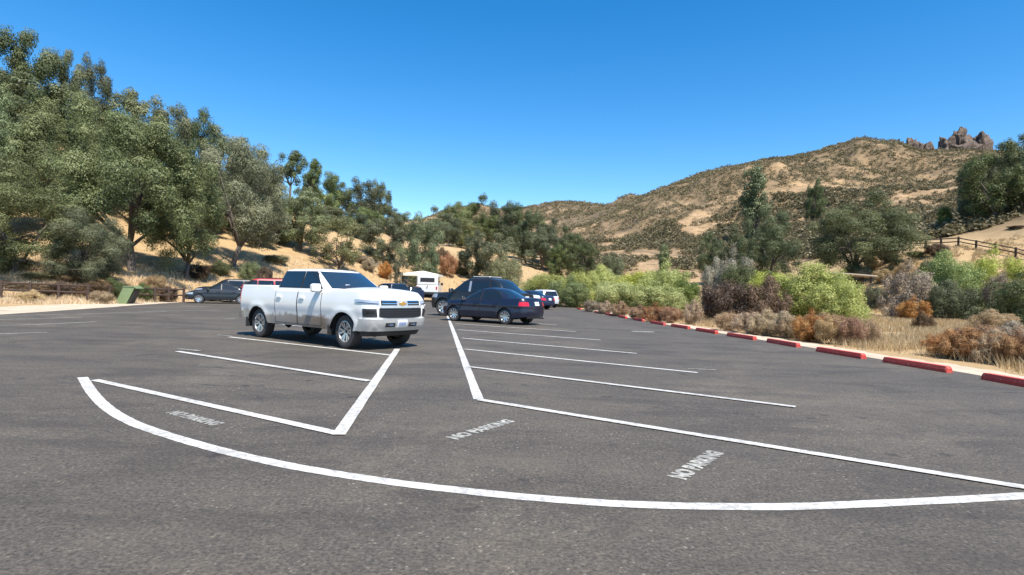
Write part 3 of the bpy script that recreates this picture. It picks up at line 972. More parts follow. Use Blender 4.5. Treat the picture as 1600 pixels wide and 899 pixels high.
for (px, D, top, hw, m) in [(-30, 37.5, 438, 40, BROWN), (30, 38.5, 440, 28, GREY), (62, 38, 445, 24, BROWN), (95, 39, 440, 26, BROWN), (150, 39.5, 438, 26, BROWN), (110, 42, 428, 24, BUCK), (175, 41, 436, 20, OAK_DARK), (228, 43, 444, 18, OAK_DARK),
                            (262, 44.5, 446, 16, BROWN), (60, 41, 425, 30, OAK_OLIVE), (240, 46, 430, 20, BUCK), (390, 60, 408, 18, OAK), (412, 60, 416, 14, BROWN), (430, 72, 398, 22, OAK_OLIVE), (310, 56, 412, 20, BROWN),
                            (345, 60, 408, 18, OAK_DARK), (48, 36, 454, 20, STRAW), (160, 38, 454, 18, BUCK), (560, 92, 398, 14, GREY), (575, 90, 404, 14, GREY), (600, 90, 410, 12, RUST), (700, 105, 396, 16, RUST), (720, 110, 405, 20, OAK_OLIVE), (690, 112, 388, 14, BROWN)]:
    tree(px, D, top, hw, 'bush', m, 'dry undergrowth shrub on the lower left slope by the fence or bank', GU, name='undergrowth_shrub', cat='bush', sink=.05, crown='foliage', trunk='stems')

# chaparral cover of the right and far hills: nobody could count it
def chaparral():
    rs = np.random.RandomState(9)
    me, cs = crown_mesh('tuft', 5, 46, .30, nclump=8, rz=.6, low=-.2, clump=(.35, .5), lobes=3, hollow=.1)
    n = len(me.vertices); base = np.zeros(n * 3); me.vertices.foreach_get('co', base); base = base.reshape(-1, 4, 3)
    V, T = [], []
    pts = 0; tries = 0
    while pts < 32000 and tries < 200000:
        tries += 1
        r = rs.rand()
        if r < .75:
            px = rs.uniform(860, 1720); Y = rs.uniform(85, 420) if px > 1120 or rs.rand() < .6 else rs.uniform(85, 250)
        else:
            px = rs.uniform(560, 1250); Y = rs.uniform(300, 980)
        x = uof(px) * Y
        i = int(np.clip(np.searchsorted(UU, uof(px)), 0, len(UU) - 1))
        tk = float(np.interp(Y, GY[i], tt))
        if tk < (4.1 if px < 880 else (2.15 if px < 1120 else 3.35)): continue
        dens = scrubf(x, Y) * .9 + (.25 if tk > 5.2 else 0) - (.4 if tk < 4 and px > 1280 else 0)
        if rs.rand() > dens: continue
        z = ground(x, Y)
        s = rs.uniform(.7, 2.0) * (1 + .8 * (Y > 500)) * (.75 if Y < 200 else 1)
        a = rs.uniform(0, 6.28)
        M = np.array([[math.cos(a), -math.sin(a), 0], [math.sin(a), math.cos(a), 0], [0, 0, rs.uniform(.7, 1.1)]]) * s
        pick = base if Y < 240 else base[::2]
        V.append(pick @ M.T + np.array([x, Y, z - .2 * s]))
        T.append(np.clip(rs.normal(.45 + rs.uniform(-.3, .3), .15, len(pick)), 0, 1))
        pts += 1
    V = np.concatenate(V); T = np.concatenate(T)
    o = link('chaparral', fast_mesh('chaparral', V, 4, T), CHAP, smooth=False)
    tag(o, 'grey green and brown chaparral scrub covering the rocky right hill', 'scrub', kind='stuff')
chaparral()

# dry grass: blades in tufts
def grass(name, label, seed, zone, n, h, w, mat):
    rs = np.random.RandomState(seed)
    C = []
    while len(C) < n:
        p = zone(rs)
        if p is not None: C.append(p)
    C = np.array(C)
    k = 9
    P = np.repeat(C, k, 0) + np.concatenate([rs.normal(0, .09, (n * k, 2)), np.zeros((n * k, 1))], 1)
    m = len(P)
    d = rs.normal(0, .38, (m, 2)); hh = (h * rs.uniform(.4, 1.2, m))[:, None]
    sc = np.clip(P[:, 1:2] / 18, 1, 3.5)
    side = rs.normal(size=(m, 2)); side /= np.linalg.norm(side, axis=1, keepdims=True); side = side * w * sc
    tip = P + np.concatenate([d * hh, hh], 1)
    V = np.stack([P - np.concatenate([side, np.zeros((m, 1))], 1), P + np.concatenate([side, np.zeros((m, 1))], 1), tip], 1)
    T = np.clip(rs.normal(.5, .25, m), 0, 1)
    o = link(name, fast_mesh(name, V, 3, T), mat, smooth=False)
    tag(o, label, 'grass', kind='stuff')

def zone_right(rs):
    Y = 9 + 66 * rs.rand() ** 1.2
    edge_x = float(np.interp(Y, [0, 8] + [q[1] for q in SP], [SP[0][0] + 1.6, SP[0][0] + 1.0] + [q[0] for q in SP])) + 1.5
    x = edge_x + abs(rs.normal(0, .5)) * 4 + rs.rand() * Y * .75 + .25
    u = x / Y
    if u > 1.0: return None
    if mnoise.noise(Vector((x * .5, Y * .5, 0))) < -.15 + .25 * rs.rand(): return None
    return (x, Y, ground(x, Y) - .02)
grass('meadow_grass', 'dry golden grass of the meadow beyond the wheel stops', 3, zone_right, 20000, .36, .009, GRASS)

def zone_left(rs):
    px = rs.uniform(-150, 900); k = rs.uniform(1.02, 2.3)
    i = int(np.clip(np.searchsorted(UU, uof(px)), 0, len(UU) - 1))
    Y = float(np.interp(k, np.arange(NL), LY[i])); x = UU[i] * Y
    return (x, Y, ground(x, Y) - .02)
grass('hillside_grass', 'dry golden grass on the left hillside under the oaks', 4, zone_left, 7000, .30, .008, GRASS)

# rocks -----------------------------------------------------------
def mat_rock():
    t = NT('volcanic_rock'); p = t.pos()
    a = t.noise(p, .35, 6, .75); b = t.noise(p, 1.6, 5, .7)
    c = t.mix(t.ramp(a, [(.35, 0), (.65, 1)]), (.10, .075, .062), (.29, .215, .165))
    c = t.mix(t.ramp(b, [(.5, 0), (.7, .7)]), c, (.09, .065, .06))
    return t.bsdf(c, .95, bump=t.math('ADD', a, b), bstr=1, bdist=1.2)
ROCK = mat_rock()
def rock(px, top, bottom, D, hwpx, label, seed, squash=.8):
    n1, n2 = 40, 28
    D = D * DS
    x0 = uof(px, (top + bottom) / 2) * D
    zb = zat(px, bottom, D) - 3; zt_ = zat(px, top, D)
    H = zt_ - zb; W = hwpx / F_PX * D
    P = np.zeros((n1 + 1, n2, 3))
    for i in range(n1 + 1):
        a = 2 * math.pi * (i % n1) / n1
        for j in range(n2):
            e = (j / (n2 - 1)) * math.pi / 2
            c = Vector((math.cos(a) * math.cos(e) ** .55, math.sin(a) * math.cos(e) ** .55, math.sin(e) ** .8 if j else 0))
            nz = mnoise.fractal(Vector((c.x * 1.7 + seed, c.y * 1.7, c.z * 1.3)), .7, 2.2, 5)
            nz2 = abs(mnoise.noise(Vector((c.x * 3.6 + seed * 3, c.y * 3.6, c.z * .9))))
            k = (1 + .55 * nz - .55 * nz2) * (1 - .25 * c.z)
            P[i, j] = (c.x * W * k, c.y * W * squash * k, c.z * H * (1 + .22 * nz) )
    o = link('rock_outcrop', grid_mesh('rock_outcrop', P), ROCK, smooth=False)
    o.location = (x0, D, zb)
    tag(o, label, 'rock', 'rock pinnacles on the right ridge')
rock(1508, 229, 262, 368, 46, 'broad base of craggy rock under the tallest pinnacle', 7)
rock(1502, 205, 243, 372, 19, 'tallest reddish rock pinnacle on the right ridge', 1)
rock(1479, 217, 243, 370, 16, 'rounded dark rock joined to the left of the tallest pinnacle', 2)
rock(1532, 211, 240, 374, 20, 'blocky rock tower joined to the right of the tallest pinnacle', 3)
rock(1424, 219, 248, 384, 14, 'small dark rock standing apart at the left end of the ridge rocks', 4)
rock(1447, 226, 258, 376, 17, 'low pale rock slab right of the small dark one', 5)
rock(1468, 240, 276, 352, 14, 'dark boulder lower down between the slab and the pinnacles', 9)
rock(1492, 240, 272, 358, 20, 'leaning slab of rock below the pinnacles', 6)

# ---------------------------------------------------------------- fences, bin, wheel stops and the like
def mat_wood(name, a, b):
    t = NT(name)
    n = t.noise(t.coord('Object', (1, 1, 6)), 5, 5, .7)
    return t.bsdf(t.mix(n, a, b), .9, bump=n, bstr=.5, bdist=.01)
WOOD = mat_wood('weathered_wood_shade_toned', (.035, .022, .016), (.10, .065, .048))  # wood brown deepened so its colour carries the oaks' shade on the left fence

def rail_fence(posts, h, name, label, rails=(.5, .9), pr=.09, rr_=.055):
    root = empty(name, posts[0])
    tag(root, label, 'fence')
    o0 = Vector(posts[0])
    rs = random.Random(len(posts))
    for p in posts:
        q = Vector(p) - o0
        MB().tube([q + Vector((0, 0, -.3)), q + Vector((rs.uniform(-.02, .02), rs.uniform(-.02, .02), h * rs.uniform(.97, 1.05)))], pr, 8).build('post', WOOD, root, True)
    for a, b in zip(posts[:-1], posts[1:]):
        A = Vector(a) - o0; B = Vector(b) - o0
        for r in rails:
            m = (A + B) / 2 + Vector((0, 0, h * r - rs.uniform(0, .03)))
            MB().tube([A + Vector((0, -.04, h * r)), m, B + Vector((0, .04, h * r))], rr_, 7).build('rail', WOOD, root, True)
    return root
rail_fence([at(px, D) for px, D in [(-170, 30), (-130, 32), (-85, 33.5), (-42, 35), (2, 36), (48, 36.8), (92, 37.6), (138, 38.5), (172, 39.5)]], 1.05, 'rail_fence',
           'dark two rail wooden fence left of the green bin')
rail_fence([at(px, D) for px, D in [(212, 41.5), (243, 43), (264, 44), (288, 45.4)]], 1.05, 'rail_fence', 'short piece of dark rail fence between the green bin and the parked dark sedan')
rail_fence([at(px, D) for px, D in [(1398, 88), (1420, 86), (1444, 84), (1468, 82), (1495, 80), (1523, 77), (1553, 74), (1585, 71), (1620, 68), (1660, 65)]], 1.15, 'trail_fence',
           'brown two rail trail fence climbing along the right bank', pr=.13, rr_=.07)

GREEN = simple('green_painted_metal', (.17, .225, .105), .5)
BLACKISH = simple('dark_opening', (.02, .022, .02), .7)
q = at(200, 39.2)
b = empty('rubbish_bin', (q[0], q[1], q[2]), R(8)); tag(b, 'pale green metal bin with a slanted side beside the left rail fence', 'bin')
MB().prism([(-.52, 0), (.12, 0), (.58, 1.02), (.46, 1.10), (-.05, 1.10)], -.42, .42).build('body', GREEN, b)
MB().prism([(.19, .10), (.60, .92), (.63, .90), (.26, .08)], -.34, .34).build('chute', BLACKISH, b)
MB().prism([(-.10, 1.103), (.50, 1.103), (.74, .98), (.74, 1.01), (.52, 1.15), (-.10, 1.15)], -.46, .46).build('lid', GREEN, b)
MB().box((-.14, 0, -.02), (.86, .95, .06)).build('base', simple('concrete_base', (.45, .42, .37), .9), b)

def mat_red():
    t = NT('red_painted_concrete'); p = t.pos()
    n = t.noise(p, 5, 6, .75); n2 = t.noise(p, 26, 4, .7)
    oi = t.n.new('ShaderNodeObjectInfo').outputs['Random']
    c = t.mix(n, (.42, .028, .018), (.60, .06, .04))
    c = t.mix(t.ramp(n2, [(.56, 0), (.66, .7)]), c, (.45, .32, .27))
    c = t.mix(t.math('MULTIPLY', oi, .12), c, (.42, .16, .12))
    return t.bsdf(c, .75, bump=n2, bstr=.4, bdist=.01)
RED = mat_red()
stop_mb = MB()
prof = [(-.085, 0), (-.085, .06), (-.06, .135), (.06, .135), (.085, .06), (.085, 0)]
Ls = [(-.90, .0), (-.84, 1.0), (.84, 1.0), (.90, .0)]
vs = []
for k, (x, f) in enumerate([(-.9, .55), (-.86, 1), (.86, 1), (.9, .55)]):
    for (y, z) in prof: vs.append((x, y * (1 if f == 1 else .9), z * (1 if f == 1 else .72)))
fs = [tuple(range(6)), tuple(range(23, 17, -1))]
for k in range(3):
    for j in range(6): fs.append((k * 6 + j, k * 6 + (j + 1) % 6, (k + 1) * 6 + (j + 1) % 6, (k + 1) * 6 + j))
stop_mb.add(vs, fs)
first = stop_mb.build('wheel_stop', RED)
ords = ['nearest red wheel stop, cut by the right frame edge', 'second nearest red wheel stop from the right frame edge', 'third red wheel stop counting from the right frame edge',
        'fourth red wheel stop, below the right half of the tan buckwheat', 'fifth red wheel stop, below the left half of the tan buckwheat', 'sixth red wheel stop, below the reddish brown shrub',
        'seventh red wheel stop, left of the dark brown shrub', 'eighth red wheel stop, right end of the reddish strip', 'ninth red wheel stop, in the middle of the reddish strip',
        'tenth red wheel stop, left end of the reddish strip']
for i, q in enumerate(SP):
    o = first if i == 0 else first.copy()
    if i: COL.objects.link(o)
    a = SP[max(i - 1, 0)]; c = SP[min(i + 1, len(SP) - 1)]
    ang = math.atan2(c[1] - a[1], c[0] - a[0])
    sx = {0: 1.0}.get(i, 1.0)
    o.location = (q[0], q[1], .0)
    o.rotation_euler = (0, 0, ang + rr.uniform(-.03, .03))
    tag(o, ords[i] if i < len(ords) else ['fourth', 'third', 'second', 'very'][i - 10] + ' farthest red wheel stop, at the far end of the row by the willows', 'wheel stop', 'red wheel stops along the right edge')

# low flat roofed shelter / culvert slab at the foot of the bank
q = at(1322, 72)
s = empty('picnic_shelter', q, R(-12)); tag(s, 'low flat tan roof slab half hidden behind the large bright willow', 'shelter')
TAN = simple('tan_roof', (.40, .33, .25), .9)
MB().box((0, 0, 2.2), (5.2, 3.2, .16), bevel=.03, tilt=Matrix.Rotation(R(4), 3, 'Y')).build('roof', TAN, s)
for sx in (-2.1, 2.1):
    for sy in (-1.2, 1.2):
        MB().box((sx, sy, 1.0), (.16, .16, 2.2 - .05 * sx)).build('post', WOOD, s)
MB().box((0, .9, .9), (4.0, .12, 1.6)).build('back_wall', WOOD, s)

# ---------------------------------------------------------------- vehicles
def mat_car(name, col, rough=.28, dirt=0.0, metallic=0.0, flake=.0):
    t = NT(name); oc = t.coord('Object')
    n = t.noise(oc, 3, 5, .7)
    c = t.mix(n, tuple(k * .94 for k in col), col)
    dust = t.math('MULTIPLY', t.noise(oc, 1.2, 5, .7), .16 if col[0] > .3 else .02)
    c = t.mix(dust, c, (.42, .36, .28))
    r = t.math('ADD', rough, t.math('MULTIPLY', n, .18))
    if dirt:
        sp = t.n.new('ShaderNodeSeparateXYZ'); t.l.new(oc, sp.inputs[0])
        z = t.math('ADD', sp.outputs['Z'], t.math('MULTIPLY', t.noise(oc, 2.2, 6, .75), .5))
        # road dirt thrown up behind the front wheel and along the sills
        mk_ = t.ramp(z, [(.92, 1), (1.30, 0)])
        xx = t.ramp(t.math('MULTIPLY', t.math('ADD', sp.outputs['X'], 3.2), 1 / 6.2), [(.0, .75), (.22, .8), (.4, .75), (.70, 1), (.76, .5), (.86, .12), (1, .10)])
        f = t.math('MULTIPLY', t.math('MULTIPLY', mk_, xx), dirt)
        c = t.mix(f, c, (.19, .135, .09))
        r = t.math('ADD', r, t.math('MULTIPLY', f, .45))
    return t.bsdf(c, r, metallic, Coat_Weight=.6 if col[0] > .3 else .25, Coat_Roughness=.08)

def mat_flat(name, col, rough=.5, metallic=0., **kw):
    t = NT(name); n = t.noise(t.coord('Object'), 7, 4)
    return t.bsdf(t.mix(n, tuple(k * .85 for k in col), tuple(min(1, k * 1.1) for k in col)), rough, metallic, **kw)
GLASS = mat_flat('tinted_glass', (.012, .018, .022), .04, Coat_Weight=.5, Coat_Roughness=.02)
WGLASS = mat_flat('windscreen_glass', (.02, .035, .05), .03, Coat_Weight=1.0, Coat_Roughness=.01)
TYRE = mat_flat('tyre_rubber', (.045, .042, .040), .85)
ALLOY = mat_flat('alloy', (.62, .62, .63), .3, .85)
DARKALLOY = mat_flat('dark_alloy', (.02, .02, .022), .45, .3)
PLASTIC = mat_flat('black_plastic', (.022, .022, .024), .55)
CHROME = mat_flat('chrome', (.75, .75, .76), .12, 1.0)
SILVER = mat_flat('silver_bumper', (.60, .60, .59), .32, .5)
LAMP = mat_flat('lamp_glass', (.50, .52, .56), .08, .4)
REDLAMP = mat_flat('red_lamp', (.55, .012, .02), .12, Coat_Weight=1.0)
AMBER = mat_flat('amber_lamp', (.6, .16, .02), .2)
PLATE = mat_flat('licence_plate_white', (.75, .76, .78), .5)
PLATEINK = mat_flat('licence_plate_ink', (.22, .27, .42), .6)
GOLD = mat_flat('gold_emblem', (.62, .38, .10), .3, .6)
CABIN = mat_flat('cabin_dark', (.02, .02, .022), .8)
INNER = mat_flat('wheel_well', (.012, .012, .012), .9)


class Loft:
    """closed shell of plan outlines stacked in height; s: 0 front centre .. 1 rear centre, negative to the right"""
    def __init__(s, rows, cf=.06, cr=.03, taper=None, wz=None, flare=None):
        s.rows = rows; s.z = [r[0] for r in rows]; s.cf, s.cr = cf, cr
        s.taper = taper; s.flare = flare

    def par(s, z):
        return [float(np.interp(z, s.z, [r[k] for r in s.rows])) for k in range(1, 6)]   # xr, xf, b, rfront, rrear

    def pt(s, q, z):
        if q > 1: q, sg = 2 - q, -1
        elif q < 0: q, sg = -q, -1
        else: sg = 1
        xr, xf, b, rf, rb = s.par(z)
        if q <= .2:
            y = (b - rf) * q / .2; x = xf - s.cf * (y / b) ** 2
        elif q <= .3:
            a = (q - .2) / .1 * math.pi / 2
            xc = xf - s.cf * ((b - rf) / b) ** 2 - rf * 1.15
            x = xc + rf * 1.15 * math.cos(a); y = b - rf + rf * math.sin(a)
        elif q <= .8:
            x0 = xf - s.cf * ((b - rf) / b) ** 2 - rf * 1.15; x1 = xr + s.cr * ((b - rb) / b) ** 2 + rb
            x = x0 + (x1 - x0) * (q - .3) / .5; y = b
        elif q <= .9:
            a = (q - .8) / .1 * math.pi / 2
            xc = xr + s.cr * ((b - rb) / b) ** 2 + rb
            x = xc - rb * math.sin(a); y = b - rb + rb * math.cos(a)
        else:
            y = (b - rb) * (1 - q) / .1; x = xr + s.cr * (y / b) ** 2
        if s.taper: y *= s.taper(x)
        if s.flare and .2 < q < .9: y += s.flare(x, z)
        return Vector((x, sg * y, z))

    def s_x(s, x, z):
        lo, hi = .2, .9
        for _ in range(24):
            m = (lo + hi) / 2
            if s.pt(m, z).x > x: lo = m
            else: hi = m
        return lo

    def s_y(s, y, z, rear=False):
        a = abs(y); lo, hi = (0, .3) if not rear else (.8, 1)
        for _ in range(20):
            m = (lo + hi) / 2
            v = abs(s.pt(m, z).y)
            if rear: lo, hi = (m, hi) if v > a else (lo, m)
            else: lo, hi = (m, hi) if v < a else (lo, m)
        m = lo
        if rear: return m if y >= 0 else 2 - m
        return m if y >= 0 else -m

    def nrm(s, q, z):
        e = .004
        a = s.pt(q + e, z) - s.pt(q - e, z)
        z0, z1 = max(z - .01, s.z[0]), min(z + .01, s.z[-1])
        c = s.pt(q, z1) - s.pt(q, z0)
        n = a.cross(c)
        if n.length < 1e-9: return Vector((1, 0, 0))
        n.normalize()
        p = s.pt(q, z)
        if n.dot(Vector((p.x * .15, p.y, 0))) < 0 and abs(n.dot(Vector((p.x * .15, p.y, 0)))) > 1e-3: n = -n
        return n

    def patch(s, fn, nu, nv, off, thick=.012):
        """fn(u, v) -> (s, z) for u, v in 0..1; a raised slab lying on the shell"""
        P = []
        for i in range(nu + 1):
            row = []
            for j in range(nv + 1):
                q, z = fn(i / nu, j / nv)
                row.append((s.pt(q, z), s.nrm(q, z)))
            P.append(row)
        mb = MB()
        vs = []
        for i in range(nu + 1):
            for j in range(nv + 1):
                vs.append(P[i][j][0] + P[i][j][1] * off)
        m = nv + 1
        fs = [(i * m + j, (i + 1) * m + j, (i + 1) * m + j + 1, i * m + j + 1) for i in range(nu) for j in range(nv)]
        rim = [(i, 0) for i in range(nu)] + [(nu, j) for j in range(nv)] + [(i, nv) for i in range(nu, 0, -1)] + [(0, j) for j in range(nv, 0, -1)]
        base = len(vs)
        for (i, j) in rim: vs.append(P[i][j][0] + P[i][j][1] * (off - thick))
        k = len(rim)
        for a in range(k):
            i, j = rim[a]; i2, j2 = rim[(a + 1) % k]
            fs.append((i * m + j, base + a, base + (a + 1) % k, i2 * m + j2))
        return mb.add(vs, fs)

    def side(s, sg, x0, x1, zlo, zhi, off, nu=14, nv=6, thick=.012):
        """x0 > x1; zlo, zhi numbers or functions of x; sg +1 left, -1 right"""
        f0 = zlo if callable(zlo) else (lambda x: zlo)
        f1 = zhi if callable(zhi) else (lambda x: zhi)
        def fn(u, v):
            x = x0 + (x1 - x0) * u
            z = f0(x) + (f1(x) - f0(x)) * v
            return (sg * s.s_x(x, z), z)
        return s.patch(fn, nu, nv, off, thick)

    def face(s, y0, y1, zlo, zhi, off, rear=False, nu=10, nv=4, thick=.012):
        f0 = zlo if callable(zlo) else (lambda y: zlo)
        f1 = zhi if callable(zhi) else (lambda y: zhi)
        def fn(u, v):
            y = y0 + (y1 - y0) * u
            z = f0(y) + (f1(y) - f0(y)) * v
            return (s.s_y(y, z, rear), z)
        return s.patch(fn, nu, nv, off, thick)


def shell(L, zb, zt, name, mat, parent, xs_extra=(), nt=16, crown=.05, bed=None, under=True):
    """body shell between zb(x) and zt(x), closed over the top"""
    ss = list(np.linspace(0, .2, 9)) + list(np.linspace(.2, .3, 9))[1:] + list(np.linspace(.3, .8, 90))[1:] + list(np.linspace(.8, .9, 9))[1:] + list(np.linspace(.9, 1, 7))[1:]
    for x in xs_extra: ss.append(L.s_x(x, .6))
    ss = sorted(set(round(v, 6) for v in ss))
    T = np.linspace(0, 1, nt)
    ks = [.985, .96, .92, .85, .7, .5, .25, .0]
    cols = []
    for q in ss:
        x = L.pt(q, .7).x
        col = []
        for t in T:
            z = .7
            for _ in range(3):
                xx = L.pt(q, z).x
                z = zb(xx) + (zt(xx) - zb(xx)) * t
            col.append(L.pt(q, z))
        top = col[-1]
        for i, k in enumerate(ks):
            z = zt(top.x) + crown * (1 - k * k) + .012 * min(1, i)
            x_ = top.x
            if bed and bed[0] < top.x < bed[1] and k <= .93: z = bed[2]
            if bed and top.x <= bed[0] + .06 and k <= .93 and q > .9: x_ = bed[0] + .07
            col.append(Vector((x_, top.y * k, z)))
        cols.append(col)
    n, m = len(cols), len(cols[0])
    P = np.zeros((2 * n - 1, m, 3))
    for i in range(n):
        for j in range(m):
            P[i, j] = cols[i][j]
            P[2 * n - 2 - i, j] = (cols[i][j].x, -cols[i][j].y, cols[i][j].z)
    me = grid_mesh(name, P)
    o = link(name, me, mat, parent); autosmooth(o, 48)
    if under:
        U = np.zeros((2 * n - 1, 5, 3))
        for i in range(2 * n - 1):
            for j, k in enumerate((.975, .9, .82, .4, 0)):
                U[i, j] = (P[i, 0, 0], P[i, 0, 1] * k, P[i, 0, 2] + (.0 if j < 1 else .02))
        o2 = link('underbody', grid_mesh('underbody', U), INNER, parent, smooth=False)
    return o


def profile(pts):
    xs = [p[0] for p in pts]; zs = [p[1] for p in pts]
    o = np.argsort(xs); xs = np.array(xs, float)[o]; zs = np.array(zs, float)[o]
    return lambda x: float(np.mean(np.interp([x - .11, x - .05, x, x + .05, x + .11], xs, zs)))


def greenhouse(L, name, mat, parent, crown=.03):
    ss = list(np.linspace(0, .2, 8)) + list(np.linspace(.2, .3, 7))[1:] + list(np.linspace(.3, .8, 24))[1:] + list(np.linspace(.8, .9, 7))[1:] + list(np.linspace(.9, 1, 6))[1:]
    zs = []
    for a, b in zip(L.z[:-1], L.z[1:]): zs += list(np.linspace(a, b, 5))[:-1]
    zs.append(L.z[-1])
    n = len(ss)
    cols = []
    for q in ss:
        col = [L.pt(q, z) for z in zs]
        top = col[-1]
        cx = (L.rows[-1][1] + L.rows[-1][2]) / 2
        for k in (.9, .7, .4, 0):
            col.append(Vector((cx + (top.x - cx) * k, top.y * k, L.z[-1] + crown * (1 - k * k))))
        cols.append(col)
    m = len(cols[0]); P = np.zeros((2 * n - 1, m, 3))
    for i in range(n):
        for j in range(m):
            P[i, j] = cols[i][j]; P[2 * n - 2 - i, j] = (cols[i][j].x, -cols[i][j].y, cols[i][j].z)
    o = link(name, grid_mesh(name, P), mat, parent); autosmooth(o, 30)
    return o


def wheel(parent, x, y, r, w, sg, style, rimr=.62, detail=True, steer=0):
    """sg +1: outer face towards +y"""
    e = empty('wheel', (x, y, r), steer, parent)
    rr2 = r * rimr
    h = w / 2
    tp = [(rr2 * .97, -h * .85), (rr2 * 1.04, -h * .95), (r * .86, -h), (r * .965, -h * .93), (r, -h * .72), (r, h * .72), (r * .965, h * .93), (r * .86, h), (rr2 * 1.04, h * .95), (rr2 * .97, h * .85)]
    MB().lathe(tp, 40).build('tyre', TYRE, e, True)
    if detail:
        # rim barrel and lip
        lip = [(rr2 * .98, sg * h * .9), (rr2 * .93, sg * h * .92), (rr2 * .90, sg * h * .7), (rr2 * .86, -sg * h * .6)]
        MB().lathe(lip, 40).build('rim', ALLOY, e, True)
        MB().lathe([(.001, sg * h * .1), (rr2 * .88, sg * h * .05), (rr2 * .88, -sg * h * .3), (.001, -sg * h * .3)], 32).build('brake_disc', DARKALLOY, e, True)
        mb = MB()
        nsp = style
        for k in range(nsp):
            a0 = 2 * math.pi * k / nsp
            for da in (-.13, .13) if nsp <= 6 else (0,):
                def pz(rad, ang, dep): return (rad * math.cos(ang), sg * dep, rad * math.sin(ang))
                wi = .023 * r / .4 if nsp <= 6 else .035 * r / .4
                for ra, rb, wa, wb in ((rr2 * .12, rr2 * .93, wi * .9, wi * 1.15),):
                    a1 = a0 + da * .4; a2 = a0 + da * 1.6
                    ta = math.pi / 2
                    pts = []
                    for (rad, ang, ww, d0, d1) in ((ra, a1, wa, h * .55, h * .30), (rb, a2, wb, h * .80, h * .40)):
                        cx_, cz_ = rad * math.cos(ang), rad * math.sin(ang)
                        tx, tz = -math.sin(ang), math.cos(ang)
                        pts += [(cx_ - tx * ww, sg * d0, cz_ - tz * ww), (cx_ + tx * ww, sg * d0, cz_ + tz * ww),
                                (cx_ + tx * ww, sg * d1, cz_ + tz * ww), (cx_ - tx * ww, sg * d1, cz_ - tz * ww)]
                    mb.add(pts, [(0, 1, 5, 4), (1, 2, 6, 5), (2, 3, 7, 6), (3, 0, 4, 7), (0, 3, 2, 1), (4, 5, 6, 7)])
        mb.build('spokes', ALLOY, e, False)
        MB().lathe([(.001, sg * h * .66), (rr2 * .14, sg * h * .62), (rr2 * .17, sg * h * .40)], 20).build('hub_cap', DARKALLOY if style == 6 else ALLOY, e, True)
    else:
        MB().lathe([(.001, sg * h * .6), (rr2 * .5, sg * h * .75), (rr2 * .95, sg * h * .86)], 24).build('rim', ALLOY, e, True)
    return e


